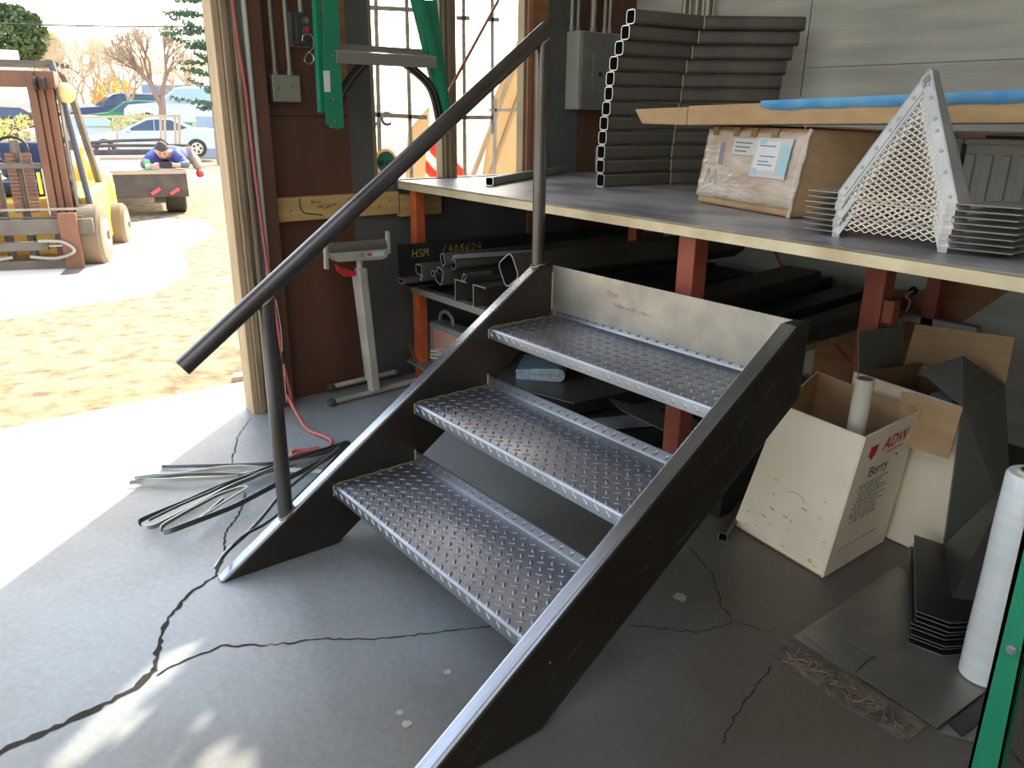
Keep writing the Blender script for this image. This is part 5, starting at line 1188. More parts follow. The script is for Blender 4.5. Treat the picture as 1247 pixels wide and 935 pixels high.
def car(base, right, length, color, label, kind='coupe', parts=True, name='car', glass='car_glass', flip=1, yaw=0):
    """right: unit vector along the car, towards its rear"""
    t = thing(name, base, label, 'car'); r = V((right.x, right.y, 0)).normalized(); w = V((-r.y, r.x, 0)); k = length / 4.6; W = .86 * k
    if kind == 'coupe': prof = [(-2.3, .28), (-2.3, .55), (-2.15, .68), (-1.1, .84), (-.95, .87), (-.1, 1.28), (.15, 1.33), (.75, 1.30), (1.5, .99), (2.15, .95), (2.3, .85), (2.33, .5), (2.2, .28)]; belt = .87; gl = [(-.78, .90), (-.05, 1.24), (.2, 1.27), (.7, 1.25), (1.2, 1.0), (.9, .92)]
    elif kind == 'suv': prof = [(-2.3, .35), (-2.3, .85), (-2.1, 1.02), (-1.0, 1.12), (-.35, 1.68), (0, 1.75), (1.9, 1.75), (2.2, 1.5), (2.3, 1.0), (2.3, .35)]; belt = 1.1; gl = [(-.85, 1.14), (-.3, 1.62), (0, 1.67), (1.8, 1.67), (2.0, 1.2), (1.9, 1.14)]
    else: prof = [(-2.3, .3), (-2.3, .65), (-2.1, .8), (-1.2, .92), (-.5, 1.38), (0, 1.45), (.9, 1.42), (1.5, 1.02), (2.2, .98), (2.3, .8), (2.3, .3)]; belt = .92; gl = [(-1.0, .95), (-.45, 1.33), (0, 1.39), (.85, 1.37), (1.3, 1.02), (1.2, .95)]
    P = lambda x, y, z: V(base) + r * x * k + w * y * k + Z * z * k
    def ins(z): return (.86 if z <= belt else .86 - (z - belt) * .45)
    b = mb(color); n = len(prof); vs = [P(x, -ins(z), z) for x, z in prof] + [P(x, ins(z), z) for x, z in prof]
    b.add(vs, [tuple(range(n)), tuple(range(2 * n - 1, n - 1, -1))] + [(i, (i + 1) % n, n + (i + 1) % n, n + i) for i in range(n)]); b.build('body', color, t, bevel=.05 * k, seg=3, smooth=True)
    for s in (-1, 1):
        g = mb(glass).add([P(x, s * (ins(z) + .012), z) for x, z in gl], [tuple(range(len(gl)))]); g.build('side_window', glass, t, solid=.01)
        if parts: mb(color).box((0, 0, 0), (0, 0, 0)) if False else None
        c0 = P((gl[0][0] + gl[-1][0]) / 2 + .1, s * (ins(belt) + .02), belt + .02)
        if parts: mb(color).bar(P(.15, s * .86, belt), P(.17, s * (ins(1.25) + .02), belt + .38 * (1 if kind != 'suv' else 1.4)), .05 * k, .02 * k, up=r).build('pillar', color, t); mb(color).ball(P(gl[0][0] + .1, s * 1.0, belt + .06), .09 * k, 8).build('mirror', color, t)
        for x in (-1.45, 1.45):
            tr = .32 if kind != 'suv' else .37; c = P(x, s * .80, tr)
            wh = mb('rubber').cyl(c - w * .09 * k * 1, c + w * .09 * k, tr * k, 24).build('wheel', 'rubber', t); mb('chrome').cyl(c + w * s * .085 * k, c + w * s * .10 * k, tr * .62 * k, 18).build('hubcap', 'chrome', wh)
            if parts:
                for q in range(5): a = q * 2 * pi / 5; mb('rubber').ball(c + w * s * .10 * k + (r * cos(a) + Z * sin(a)) * tr * .38 * k, .045 * k, 6, (1, 1, 1)).build('hub_hole', 'rubber', wh)
    # front and rear glass
    i = 3 if kind != 'suv' else 3
    A, B = prof[i + 1 if kind == 'coupe' else i], prof[i + 2 if kind == 'coupe' else i + 1]
    mb(glass).add([P(A[0] - .02, -.7, A[1] + .04), P(A[0] - .02, .7, A[1] + .04), P(B[0] - .03, .62, B[1] - .02), P(B[0] - .03, -.62, B[1] - .02)], [(0, 1, 2, 3)]).build('windscreen', glass, t, solid=.01)
    for s in (-1, 1):
        mb('reflector').box((0, 0, 0), (.0, .0, .0)) if False else None
        mb('reflector').obox(P(2.2, s * .62, .72), r, w, Z, (-.02, -.2 * k, 0), (.14 * k, .2 * k, .16 * k)).build('tail_light', 'reflector', t, bevel=.02)
        mb('chrome').obox(P(-2.32, s * .6, .58), r, w, Z, (0, -.2 * k, 0), (.1 * k, .2 * k, .14 * k)).build('headlight', 'chrome', t, bevel=.02)
    return t

def yard():
    # ---- forklift
    a = V((-.93, .36, 0)).normalized(); r = V((.36, .93, 0)).normalized(); O = V((-5.90, -.01, -.185))
    t = thing('forklift', O, 'yellow and rust brown forklift with a tall mast facing the workshop door', 'forklift')
    ZF = Z * .9; P = lambda x, y, z: O + r * x + a * y + ZF * z
    B = lambda x0, y0, z0, x1, y1, z1, m, nm, par=t, bv=.006: mb(m).obox(O, r, a, ZF, (x0, y0, z0), (x1, y1, z1)).build(nm, m, par, bevel=bv)
    W = .46
    for s in (-1, 1):
        for k, (x, w_) in enumerate(((.25, .055), (.31, .045), (.36, .055))):
            x0, x1 = sorted((s * x, s * (x + w_))); B(x0, .10 + .03 * k, .02, x1, .20 + .03 * k, 1.80, 'fork_brown', 'mast_rail')
        B(*sorted((s * .43, s * .445)) [:1], .2, .5, sorted((s * .43, s * .445))[1], .3, 1.8, 'fork_grey', 'mast_rail')
        mb('steel_black').cyl(P(s * .31, .08, 1.69), P(s * .33, .08, 1.69), .055, 16).build('chain_wheel', 'steel_black', t); mb('steel_black').cyl(P(s * .37, .08, 1.69), P(s * .39, .08, 1.69), .055, 16).build('chain_wheel', 'steel_black', t)
        mb('fork_bluegrey').tube([P(s * .235, .22, .3), P(s * .235, .22, 1.55), P(s * .245, .16, 1.74)], .016, 8).build('hose_guide', 'fork_bluegrey', t)
        # fork
        B(*sorted((s * .33, s * .47))[:1], -.05, .03, sorted((s * .33, s * .47))[1], 0.0, .56, 'fork_brown', 'fork_shank')
        x0, x1 = sorted((s * .33, s * .47)); mb('fork_grey').hexa([P(x0, 0, .0), P(x0 + .01, -1.0, .0), P(x1 - .01, -1.0, 0), P(x1, 0, 0)], [P(x0, 0, .05), P(x0 + .01, -1.0, .012), P(x1 - .01, -1.0, .012), P(x1, 0, .05)]).build('fork_tine', 'fork_grey', t)
    B(-.45, .12, 1.66, .45, .19, 1.80, 'fork_brown', 'mast_crosshead'); B(-.45, .12, .95, .25, .18, 1.0, 'fork_grey', 'mast_crossbar')
    B(-.55, 0, .36, .58, .05, .50, 'fork_grey', 'carriage_bar'); B(-.55, 0, .02, .45, .05, .12, 'fork_grey', 'carriage_bar'); B(-.55, .06, .5, .50, .08, .52, 'fork_grey', 'carriage_bar')
    mb('galv').bar(P(-.55, -.05, .60), P(.60, -.05, .60), .012, .018).build('guard_rail', 'galv', t)
    B(-.2, -.04, .22, .22, .03, .30, 'fork_grey', 'cylinder_block'); mb('chrome').cyl(P(-.4, -.01, .26), P(.36, -.01, .26), .012, 10).build('side_shift_rod', 'chrome', t)
    for x0, sx in ((.18, 1), (-.15, -1)): 
        mb('conduit').tube(spline([P(x0 - .1 * sx, -.06, .17), P(x0 + .1 * sx, -.07, .15), P(x0 + .24 * sx, -.07, .21), P(x0 + .16 * sx, -.07, .30), P(x0 - .02 * sx, -.06, .31)], 6), .014, 8).build('hydraulic_hose', 'conduit', t, smooth=True)
    for x in (-.18, -.02, .10): 
        b = mb('fork_brown')
        for k in range(16): b.obox(O, r, a, ZF, (x, .14, .55 + k * .034), (x + .07, .17, .577 + k * .034))
        b.build('lift_chain', 'fork_brown', t)
    mb('fork_grey').cyl(P(.05, .2, .1), P(.05, .2, 1.2), .035, 14).build('lift_cylinder', 'fork_grey', t); mb('fork_grey').cyl(P(-.12, .2, .1), P(-.12, .2, 1.1), .035, 14).build('lift_cylinder', 'fork_grey', t)
    B(.20, .09, .72, .225, .12, .92, 'hiviz', 'yellow_label'); mb('chrome').cyl(P(.24, .14, .3), P(.24, .14, .95), .012, 8).build('tilt_rod', 'chrome', t)
    # body
    mb('fork_yellow').hexa([P(-.5, .3, .12), P(.50, .3, .12), P(.52, 1.75, .15), P(-.52, 1.75, .15)], [P(-.45, .45, .62), P(.45, .45, .62), P(.50, 1.75, .80), P(-.50, 1.75, .80)]).build('body', 'fork_yellow', t, bevel=.03, seg=3)
    mb('fork_yellow').ball(P(.30, 1.55, .62), .30, 16, (.8, .8, 1)).build('counterweight', 'fork_yellow', t, smooth=True)
    B(.10, .38, .36, .50, .50, .66, 'fork_yellow', 'cowl', bv=.02); B(.44, .16, .05, .60, .22, .50, 'fork_bluegrey', 'side_plate')
    B(-.30, .95, .80, .26, 1.08, 1.16, 'navy', 'seat_back', bv=.04); B(-.30, .6, .66, .30, 1.05, .80, 'navy', 'seat', bv=.04)
    mb('steel_black').tube([P(-.06 + .13 * cos(k * .4), .50 + .05 * sin(k * .4), 1.10 + .12 * sin(k * .4)) for k in range(17)], .012, 8).build('steering_wheel', 'steel_black', t, smooth=True)
    mb('switch_black').tube([P(-.06, .5, .62), P(-.06, .5, 1.10)], .018, 8).build('steering_column', 'switch_black', t)
    B(.30, .30, .95, .38, .36, 1.06, 'label_white', 'white_box'); B(.33, 1.1, .72, .38, 1.14, 1.10, 'hiviz', 'seat_belt')
    for k in range(3): mb('switch_black').tube(spline([P(.22 + k * .05, .3, .95 - k * .05), P(.34 + k * .03, .34, .80), P(.38 + k * .03, .36, .55)], 5), .012, 6).build('hose', 'switch_black', t, smooth=True)
    # overhead guard
    for s in (-1, 1):
        mb('fork_bluegrey').tube([P(s * .40, .35, 1.86), P(s * .44, .34, 1.60), P(s * .52, .36, .55)], .026, 8).build('guard_post', 'fork_bluegrey', t)
        b = mb('fork_grey'); b.bar(P(s * .38, .35, 1.88), P(s * .37, .80, 1.82), .05, .05); b.bar(P(s * .37, .78, 1.84), P(s * .38, 1.0, 1.66), .05, .05); b.bar(P(s * .38, .98, 1.68), P(s * .46, 1.3, .6), .05, .05); b.build('guard_frame', 'fork_grey', t)
    for y in (.35, .55, .75, .95): mb('fork_grey').bar(P(-.42, y, 1.88), P(.42, y, 1.88), .04, .03).build('guard_bar', 'fork_grey', t)
    hl = mb('fork_bluegrey').cyl(P(.48, .30, 1.62), P(.48, .40, 1.62), .085, 20, r2=.05).build('headlamp', 'fork_bluegrey', t); mb('lamp_yellow').ball(P(.48, .30, 1.62), .083, 16, (1, 1, 1)).build('lens', 'lamp_yellow', hl, smooth=True)
    for s in (-1, 1):
        for y, rr in ((.30, .27), (1.45, .215)):
            c = P(s * .53, y, rr / .9); x = r * s
            w = mb('tyre_dusty').tube([c - x * .11, c - x * .09, c + x * .06, c + x * .09], [rr * .9, rr, rr, rr * .88], 28).build('wheel', 'tyre_dusty', t, smooth=True); mb('lamp_yellow').tube([c + x * .088, c + x * .10], [rr * .55, rr * .5], 20).build('rim', 'lamp_yellow', w); mb('fork_grey').cyl(c + x * .09, c + x * .12, rr * .16, 12).build('hub', 'fork_grey', w)
    # ---- flatbed trailer
    Dd = 11.1; vdir = far(195, 220, Dd) - CAM; vdir.z = 0; e = vdir.normalized(); rt = V((-e.y, e.x, 0)) * -1
    if rt.dot(CR) < 0: rt = -rt
    C = far(227, 210, Dd); zd = far(200, 207, Dd).z; zb = far(200, 240, Dd).z; g = gz(Dd)
    T0 = V((C.x, C.y, 0)); Q = lambda x, y, z: T0 + rt * x + e * y + Z * z      # x <= 0 to the left
    t = thing('flatbed_trailer', Q(-1.1, 1.5, g), 'dark flatbed trailer with red reflectors and a pipe rack, its tail towards the workshop', 'trailer')
    BB = lambda x0, y0, z0, x1, y1, z1, m, nm, par=t, bv=.008: mb(m).obox(T0, rt, e, Z, (x0, y0, z0), (x1, y1, z1)).build(nm, m, par, bevel=bv)
    BB(-2.2, .0, zb, .0, .08, zd, 'trailer_black', 'tailboard'); BB(-2.2, .05, zd - .06, .0, 6.0, zd, 'trailer_deck', 'deck'); BB(-2.2, -.01, zd - .05, 0, .0, zd, 'rail_tan', 'rub_rail')
    BB(-2.2, -.005, zb + .08, 0, .0, zb + .095, 'trailer_black', 'ridge')
    p = far(136, 234.5, Dd) - T0; xx = p.dot(rt); mb('reflector').cyl(Q(xx, -.01, p.z), Q(xx, 0, p.z), .024, 16).build('round_reflector', 'reflector', t)
    for u in (190, 213): p = far(u, 233, Dd) - T0; xx = p.dot(rt); mb('reflector').bar(Q(xx - .055, -.012, p.z - .03), Q(xx + .055, -.012, p.z + .035), .04, .02, up=e).build('reflector', 'reflector', t)
    for s, x in (('r', -.16), ('l', -2.04)):
        for y in (.22,):
            w = mb('rubber').tube([Q(x - .13, y + .3, g + .31), Q(x - .11, y + .3, g + .31), Q(x + .11, y + .3, g + .31), Q(x + .13, y + .3, g + .31)], [.28, .32, .32, .28], 26).build('wheel', 'tyre_dusty', t, smooth=True)
    BB(-2.1, .5, g + .25, -.1, .6, g + .33, 'trailer_black', 'axle')
    BB(-.42, .1, zb - .08, -.28, .2, zb, 'trailer_black', 'bracket')
    # rack on the far part
    D2 = 15.2; hz = far(190, 141, D2).z
    fr = thing('trailer_rack', Q(-1.2, D2 - Dd, zd), 'pipe rack frame standing on the trailer deck behind the lying person', 'rack')
    def RP(u, v): return far(u, v, D2)
    for (u, v0) in ((157 - 15, 140), (195.5, 141), (200.5, 141), (213, 141), (218, 141)): 
        aa, bb = RP(u, v0), RP(u + 1, 190); mb('rail_tan').bar(bb, aa, .035, .035).build('upright', 'rail_tan', fr)
    mb('rail_tan').bar(RP(76, 143), RP(220, 141), .04, .04).build('top_rail', 'rail_tan', fr)
    for pts in (((105, 174), (150, 171), (196, 170), (206, 177)), ((105, 178), (150, 177), (206, 177), (228, 177))):
        mb('trailer_black').tube([RP(u, v) for u, v in pts], .028, 6).build('dark_rail', 'trailer_black', fr)
    mb('trailer_black').bar(RP(105, 187), RP(226, 186), .06, .12).build('base_beam', 'trailer_black', fr)
    mb('trailer_black').bar(RP(226, 186), RP(226, 176), .12, .12).build('end_box', 'trailer_black', fr)
    b = mb('rail_tan')
    for k in range(12): b.tube(spline([far(122 + k * 5, 196 - (k % 2), 13.5), far(124 + k * 5, 191, 13.5), far(127 + k * 5, 196, 13.5)], 3), .02, 5)
    tag(b.build('chain_coil', 'rail_tan'), 'row of looped chain lying along the trailer deck', 'chain')
    person(Q, e, rt, T0, zd, Dd)
    # ---- parked cars
    def pc(u, dist): return gnd(u, dist)
    def along(u0, u1, dist): d = far(u1, 190, dist) - far(u0, 190, dist); d.z = 0; return d.normalized()
    c = pc(188, 31); c.z = far(188, 191, 31).z; rr = along(150, 230, 31); car(c, rr, 4.55, 'car_white', 'white two door car parked broadside behind the trailer', 'coupe')
    def bg(u, vb, dist, L, col, lab, kind, ang=0, glass='car_glass'):
        c = far(u, vb, dist); d = along(u - 30, u + 30, dist); d = Matrix.Rotation(ang, 3, 'Z') @ d; car(c, d, L, col, lab, kind, parts=False, glass=glass); return c
    bg(98, 179, 38, 4.0, 'car_silver', 'silver car seen through the forklift frame', 'sedan', .5, 'car_glass_light')
    bg(4, 167, 46, 4.4, 'car_maroon', 'dark maroon car behind the forklift mast at the left edge', 'sedan', .1)
    gcar = bg(170, 162, 44, 4.8, 'car_green', 'dark green car with its bonnet raised behind the white car', 'sedan', .05)
    bg(150, 158, 48, 4.8, 'car_navy', 'dark blue van beyond the green car', 'suv', .2)
    bg(232, 160, 40, 5.0, 'car_white', 'white utility vehicle behind the grey blue wall', 'suv', -.15, 'car_glass_light')
    for o in bpy.data.objects:
        if o.get('label', '').startswith('dark green car'):
            a0, b0, c0 = far(158, 132, 43.5), far(182, 140, 43.5), far(176, 143, 43.5)
            mb('car_green').prism([a0, b0, b0 + V((0, 0, -.25)), far(160, 136, 43.5)], e * 1.4).build('raised_bonnet', 'car_green', o)
    # street walls and buildings
    def slab(u0, v0, u1, v1, dist, depth, m, name, lab, cat='building'):
        p = [far(u0, v1, dist), far(u1, v1, dist), far(u1, v0, dist), far(u0, v0, dist)]; zt, zb_ = (p[3].z + p[2].z) / 2, min(gz(dist), p[0].z)
        A, Bv = p[0].copy(), p[1].copy(); dv = (A + Bv) / 2 - CAM; dv.z = 0; dv = dv.normalized() * depth
        lo = [V((A.x, A.y, zb_)), V((Bv.x, Bv.y, zb_)), V((Bv.x, Bv.y, zb_)) + dv, V((A.x, A.y, zb_)) + dv]; hi = [V((q.x, q.y, zt)) for q in lo]
        return mb(m).hexa(lo, hi).build(name, m)
    w = slab(243, 142, 330, 184, 34, .3, 'wall_bluegrey', 'garden_wall', ''); tag(w, 'grey blue block wall beyond the parked white car', 'wall')
    t = thing('tan_building', gnd(60, 55), 'low tan building with a pale flat canopy behind the forklift', 'building')
    def part(u0, v0, u1, v1, dist, depth, m, nm):
        o = slab(u0, v0, u1, v1, dist, depth, m, nm, ''); o.location = o.location - t.location; o.parent = t
    part(-160, 136, 132, 165, 55, 6, 'bld_dark', 'lower_wall'); part(-160, 60, 30, 128, 62, 8, 'bld_tan', 'upper_wall'); part(-165, 57, 22, 61, 61.8, 8, 'bld_fascia', 'roof_edge')
    p = [far(-165, 126, 52), far(147, 128, 52)]; dv = V((-4, 0, 0)); mb('bld_fascia').hexa([p[0] + V((0, 0, -.35)), p[1] + V((0, 0, -.30)), p[1] + dv + V((0, 0, -.3)), p[0] + dv + V((0, 0, -.35))], [p[0] + V((0, 0, .1)), p[1] + V((0, 0, .05)), p[1] + dv, p[0] + dv]).build('canopy', 'bld_fascia', t)
    t = thing('blue_building', gnd(235, 70), 'blue grey building with pale bands beyond the trees', 'building')
    part(178, 104, 300, 150, 70, 8, 'bld_blue', 'walls'); 
    for v in (118, 134): part(178, v, 300, v + 2, 69.8, .3, 'bld_fascia', 'pale_band')
    for u in (236, 244, 212): part(u, 98 if u == 236 else 118, u + 1.6, 150, 69.4, .2, 'bld_fascia', 'pillar')
    # trees
    def tr(u, vb, vt, dist, *a_, **k_):
        bs = far(u, vb, dist); h = far(u, vt, dist).z - bs.z; return bs, h
    bs, h = tr(199, 160, 12, 38); tree('bare_tree', bs, h, 'bark', 'twig', 'large bare tree rising straight behind the white car', 5, 7, .46, .2)
    bs, h = tr(160, 150, 45, 46); tree('bare_tree', bs, h, 'twig', 'twig_pale', 'bare pale tree left of the large tree', 8, 7, .6, .14)
    bs, h = tr(122, 150, 35, 74); tree('bare_tree', bs, h, 'twig', 'twig_pale', 'bare pale tree above the canopy of the tan building', 12, 7, .6, .14, fork=3)
    bs, h = tr(232, 150, 60, 60); tree('bare_tree', bs, h, 'twig', 'twig_pale', 'bare tree in front of the blue grey building', 17, 6, .6, .18)
    bs, h = tr(95, 148, 55, 77); tree('bare_tree', bs, h, 'twig', 'twig_pale', 'bare pale tree behind the headlamp of the forklift', 23, 7, .65, .14)
    for i, (u, vb, vt, dd_, lb) in enumerate(((76, 150, 40, 80, 'bare pale tree just right of the forklift mast'), (143, 152, 24, 72, 'tall bare pale tree left of the large tree, behind the others'), (108, 150, 30, 86, 'bare pale tree far behind the forklift guard'), (222, 152, 50, 57, 'low bare tree right of the large tree'))):
        bs, h = tr(u, vb, vt, dd_); tree('bare_tree', bs, h, 'twig', 'twig_pale', lb, 40 + i, 7, .62, .15)
    def leafy(u, v, dist, r, m, lab, n, sz, seed, name='leafy_tree'):
        c = far(u, v, dist); t = thing(name, V((c.x, c.y, gz(dist))), lab, 'tree'); b = mb(m); blob(b, c, r, n, sz, seed); b.build('foliage', m, t)
        mb('bark').tube([V((c.x, c.y, gz(dist))), c], [.2, .08], 8).build('trunk', 'bark', t)
    leafy(12, 42, 75, (2.6, 2.6, 2.2), 'leaf_green', 'dark green tree above the roof of the tan building', 2600, .28, 1)
    leafy(50, 60, 86, (1.9, 1.9, 1.7), 'leaf_yellow', 'olive tree beside the roof end of the tan building', 2200, .22, 2)
    leafy(140, 121, 84, (2.1, 2.1, 2.1), 'leaf_orange', 'glowing orange autumn tree behind the bare trees', 1800, .16, 3)
    leafy(168, 156, 36.5, (1.1, 1.1, .6), 'leaf_yellow', 'yellow green bush beside the bonnet of the white car', 700, .08, 4, 'bush')
    leafy(32, 160, 32, (1.2, 1.2, .55), 'leaf_yellow', 'yellow green bush seen under the forklift guard', 600, .08, 6, 'bush')
    # pine at the right of the doorway
    base = gnd(272, 27); t = thing('pine_tree', base, 'dark pine tree reaching in beside the door post', 'tree')
    mb('bark').tube([base, V((base.x, base.y, 9.5))], [.2, .06], 8).build('trunk', 'bark', t); b = mb('leaf_pine'); random.seed(31)
    for z in [1.3 + .42 * k for k in range(18)]:
        for j in range(7):
            a_ = random.uniform(0, 6.28); L = random.uniform(.5, 1.35); d = V((cos(a_), sin(a_), random.uniform(-.1, .35))); p0 = V((base.x, base.y, z))
            b.tube([p0, p0 + d * L], [.03, .01], 4)
            for q in range(6): blob(b, p0 + d * L * (.35 + .13 * q), (.15, .15, .07), 13, .055, int(z * 100) + j * 10 + q)
            random.seed(int(z * 977) + j)
    b.build('foliage', 'leaf_pine', t)
    # power line
    tag(mb('steel_black').tube([far(u, v, 45) for u, v in ((-60, 27), (10, 29), (60, 30.5), (130, 32), (200, 32.5), (262, 33), (330, 33))], .035, 5).build('power_line', 'steel_black'), 'thin black power line crossing the bright sky', 'cable')

def person(Q, e, rt, T0, zd, Dd):
    def W(u, v, back=0.0): p = far(u, v, Dd + back); return p
    z = zd
    pel = W(222, 196, .95); pel.z = z + .13; chest = W(203, 192, .42); chest.z = z + .16; neck = W(199, 190, .26); neck.z = z + .20
    head = W(197.5, 187, .14); head.z = z + .232
    t = thing('person', V((pel.x, pel.y, z)), 'person in a blue shirt lying on the trailer deck looking down at a phone', 'person')
    def skin(nodes, edges, name, m, levels=2, root=0, parent=t):
        me = bpy.data.meshes.new(name); o0 = wloc(parent); me.from_pydata([n[0] - o0 for n in nodes], edges, []); o = bpy.data.objects.new(name, me); COL.objects.link(o); o.parent = parent
        md = o.modifiers.new('skin', 'SKIN'); md.use_smooth_shade = True
        for i, n in enumerate(nodes):
            rr = n[1]; me.skin_vertices[0].data[i].radius = (rr, rr) if not isinstance(rr, tuple) else rr
        me.skin_vertices[0].data[root].use_root = True
        s = o.modifiers.new('sub', 'SUBSURF'); s.levels = levels; s.render_levels = levels; me.materials.append(MATS[m]); return o
    shL, shR = W(190, 190, .34), W(211, 190, .36); shL.z = shR.z = z + .17
    elL, elR = W(173, 202, .12), W(229, 201.5, .14); elL.z = elR.z = z + .055
    wrL, wrR = W(187, 203, .03), W(215, 202.5, .03); wrL.z = wrR.z = z + .05
    haL, haR = W(193, 202, .02), W(210, 202.5, .02); haL.z = haR.z = z + .065
    hipL, hipR = pel + rt * -.08, pel + rt * .09
    knL = hipL + e * .42 + V((0, 0, -.09)); ftL = knL + e * .42 + V((0, 0, -.0)); ftL.z = z + .06
    knR = W(238, 197, .85); knR.z = z + .09; anR = W(242, 206, .70)
    N = [(pel, (.13, .10)), (chest, (.15, .11)), (neck, .055), (head + V((0, 0, -.02)), .05), (shL, .06), (elL, .045), (wrL, .028), (haL, (.035, .018)), (shR, .06), (elR, .045), (wrR, .028), (haR, (.035, .018)),
         (hipL, .085), (knL, .06), (ftL, .04), (hipR, .085), (knR, .06), (anR, .04)]
    E_ = [(0, 1), (1, 2), (2, 3), (1, 4), (4, 5), (5, 6), (6, 7), (1, 8), (8, 9), (9, 10), (10, 11), (0, 12), (12, 13), (13, 14), (0, 15), (15, 16), (16, 17)]
    for hb, s in ((7, 1), (11, -1)):     # five fingers each, curled towards the phone
        h0 = N[hb][0]
        for k in range(5):
            off = V((0, 0, .022 - .011 * k)); L = (.035, .045, .048, .044, .036)[k]
            p1 = h0 + rt * s * L * .6 + off - e * .012; p2 = p1 + rt * s * L * .45 + V((0, 0, -.01)) + e * .006
            i = len(N); N += [(p1, .013), (p2, .011)]; E_ += [(hb, i), (i, i + 1)]
    body = skin(N, E_, 'body', 'skin', 1)
    # head: joined to the body surface
    bpy.context.view_layer.update()
    dg = bpy.context.evaluated_depsgraph_get(); me = bpy.data.meshes.new_from_object(body.evaluated_get(dg)); bm = bmesh.new(); bm.from_mesh(me)
    n0 = len(bm.verts); hs = bmesh.ops.create_uvsphere(bm, u_segments=20, v_segments=14, radius=1)['verts']; o0 = wloc(t)
    fdir = (-e + V((0, 0, -.75))).normalized(); up = (e * -.0 + Z - fdir * Z.dot(fdir)).normalized(); sd = fdir.cross(up)
    for v in hs:
        c = v.co.copy(); x, y, zz = c.x, c.y, c.z     # x side, y front, z up of the head
        w = .076 * (1 - .22 * max(0, -zz)); f_ = .092; 
        fx, fy, fz = x * w, y * f_, zz * .112
        if y > .6: fy += .018 * math.exp(-((x / .16) ** 2)) * math.exp(-(((zz + .12) / .22) ** 2)) ; fy -= .006 * math.exp(-(((abs(x) - .35) / .15) ** 2)) * math.exp(-(((zz - .08) / .12) ** 2))
        if y > .5 and zz < -.45: fy += .006 * math.exp(-(((zz + .5) / .08) ** 2))
        if abs(x) > .93 and abs(zz) < .3: fx *= 1.13
        v.co = head - o0 + sd * fx + fdir * fy + up * fz
    rm = bpy.data.meshes.new('person_body'); bm.to_mesh(rm); bm.free(); old = body; body = bpy.data.objects.new('body', rm); COL.objects.link(body); body.parent = t; bpy.data.objects.remove(old)
    rm.materials.clear(); rm.materials.append(MATS['skin']); md = body.modifiers.new('remesh', 'REMESH'); md.mode = 'VOXEL'; md.voxel_size = .005; md.use_smooth_shade = True
    for sx in (-1, 1):
        ce = head + sd * .028 * sx + fdir * .086 + up * .010; mb('ink_black').ball(ce, .006, 8, (1.3, 1.3, .7)).build('eye', 'ink_black', t); mb('hair').ball(ce + up * .016 + fdir * .002, .010, 8, (1.2, 1.2, .4)).build('eyebrow', 'hair', t)
    mb('pen_red').ball(head + fdir * .092 - up * .052, .014, 8, (1.1, 1.1, .35)).build('mouth', 'pen_red', t)
    b = mb('hair'); vs = []; n = 20; m = 10
    for i in range(m + 1):
        for k in range(n):
            th_, ph = pi * .56 * i / m, 2 * pi * k / n; x, y, zz = sin(th_) * cos(ph), sin(th_) * sin(ph), cos(th_)
            if y > .3: zz = max(zz, .42 + .1 * abs(x)); 
            vs.append(head + sd * x * .083 + fdir * (y * .097 - .006) + up * (zz * .12 + .002))
    b.add(vs, [(i * n + k, (i + 1) * n + k, (i + 1) * n + (k + 1) % n, i * n + (k + 1) % n) for i in range(m) for k in range(n)]); b.build('hair', 'hair', t, smooth=True)
    g = .012
    def big(i, x=g): rr = N[i][1]; return (rr[0] + x, rr[1] + x) if isinstance(rr, tuple) else rr + x
    cu = lambda a, c, k: a.lerp(c, k)
    skin([(pel, big(0, .03)), (chest, big(1, .045)), (cu(chest, neck, .7), .10), (shL, .095), (cu(shL, elL, .75), .068), (shR, .095), (cu(shR, elR, .75), .068)], [(0, 1), (1, 2), (1, 3), (3, 4), (1, 5), (5, 6)], 'shirt', 'shirt_blue', 1)
    for a_, c_, d_ in ((shL, elL, wrL), (shR, elR, wrR)): skin([(cu(a_, c_, .45), .06), (c_, .056), (cu(c_, d_, .85), .040)], [(0, 1), (1, 2)], 'sleeve', 'sleeve_grey', 1)
    skin([(pel, big(0, .018)), (hipL, .10), (knL, .075), (ftL, .055), (hipR, .10), (knR, .075), (cu(knR, anR, .55), .064), (cu(knR, anR, 1.05), .058)], [(0, 1), (1, 2), (2, 3), (0, 4), (4, 5), (5, 6), (6, 7)], 'trousers', 'trousers', 1)
    s2 = W(245, 216, .66); skin([(anR, .052), (anR.lerp(s2, .6), .062), (s2, .045)], [(0, 1), (1, 2)], 'shoe', 'shoe_red', 1)
    s3 = ftL + e * .2; skin([(ftL, .045), (s3, .035)], [(0, 1)], 'shoe', 'shoe_red', 1)
    p = W(202, 202.5, -.02) ; p.z = z + .065; o = mb('phone_black').obox(p, rt, Z, e, (-.075, -.035, -.006), (.075, .035, .006)).build('phone', 'phone_black', bevel=.003); tag(o, 'black phone held in both hands by the person on the trailer', 'phone')
    c = W(180.5, 205, .06); c.z = z + .001; tc = thing('drink_can', c, 'green drink can standing on the trailer beside the person', 'can'); 
    mb('can_green').tube([c, c + Z * .006, c + Z * .108, c + Z * .12], [.027, .033, .033, .026], 20).build('can_body', 'can_green', tc, smooth=True); mb('galv').cyl(c + Z * .12, c + Z * .123, .026, 20).build('lid', 'galv', tc)
    mb('label_white').tube([c + Z * .04, c + Z * .075], .0334, 20, cap=False).build('label_band', 'label_white', tc)
yard()

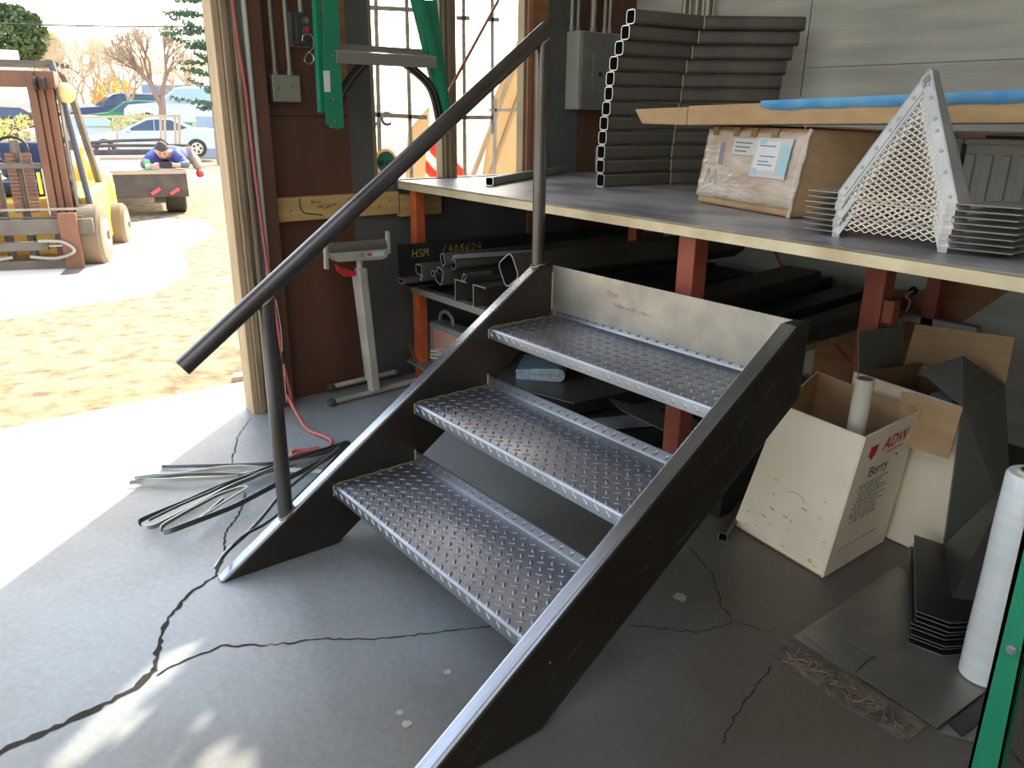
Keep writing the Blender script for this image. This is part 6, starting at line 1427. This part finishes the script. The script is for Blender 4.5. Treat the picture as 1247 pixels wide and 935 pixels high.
# rough stones and scraps of wood by the door post
p = at(296, 462, z=-.02); tag(mb('wood_tan').obox(V((-1.62, .28, -.03)), V((.3, .95, 0)), V((-.95, .3, 0)), Z, (0, 0, 0), (.35, .07, .025)).build('wood_offcut', 'wood_tan', bevel=.003), 'short wood offcut lying on the dirt beside the door post', 'wood offcut')

# ------------------------------------------------------------------ light, camera
w = bpy.data.worlds.new('World'); SC.world = w; w.use_nodes = True; nt = w.node_tree; bgn = nt.nodes['Background']
sky = nt.nodes.new('ShaderNodeTexSky'); sky.sky_type = 'NISHITA'; sky.sun_disc = False; sky.sun_elevation = radians(40); sky.sun_rotation = math.atan2(-.68, .733); sky.air_density = 1.3; sky.dust_density = 3.0; sky.ozone_density = 1.0
mx = nt.nodes.new('ShaderNodeMix'); mx.data_type = 'RGBA'; mx.inputs[0].default_value = .45; mx.inputs[7].default_value = (1.9, 1.75, 1.55, 1)
nt.links.new(sky.outputs[0], mx.inputs[6]); nt.links.new(mx.outputs[2], bgn.inputs['Color']); bgn.inputs['Strength'].default_value = .85
sl = bpy.data.lights.new('sun', 'SUN'); sl.energy = 8.0; sl.angle = radians(.5); sl.color = (1.0, .90, .74); so = bpy.data.objects.new('sun', sl); COL.objects.link(so)
sd = V((-.68 * cos(radians(40)), .733 * cos(radians(40)), sin(radians(40)))); so.rotation_euler = sd.to_track_quat('Z', 'Y').to_euler(); so.location = (-3, 4, 6)

cd = bpy.data.cameras.new('camera'); co = bpy.data.objects.new('camera', cd); COL.objects.link(co)
cd.sensor_fit = 'HORIZONTAL'; cd.sensor_width = 36; cd.lens = FPX * 36 / 1247; cd.clip_start = .02; cd.clip_end = 500
M = Matrix((CR, CU, -CF)).transposed().to_4x4(); M.translation = CAM; co.matrix_world = M; SC.camera = co
SC.view_settings.view_transform = 'Standard'; SC.view_settings.look = 'None'; SC.view_settings.gamma = 1; SC.view_settings.use_curve_mapping = False
SC.view_settings.exposure = 0.35
SC.cycles.max_bounces = 8; SC.cycles.diffuse_bounces = 5; SC.cycles.sample_clamp_indirect = 6
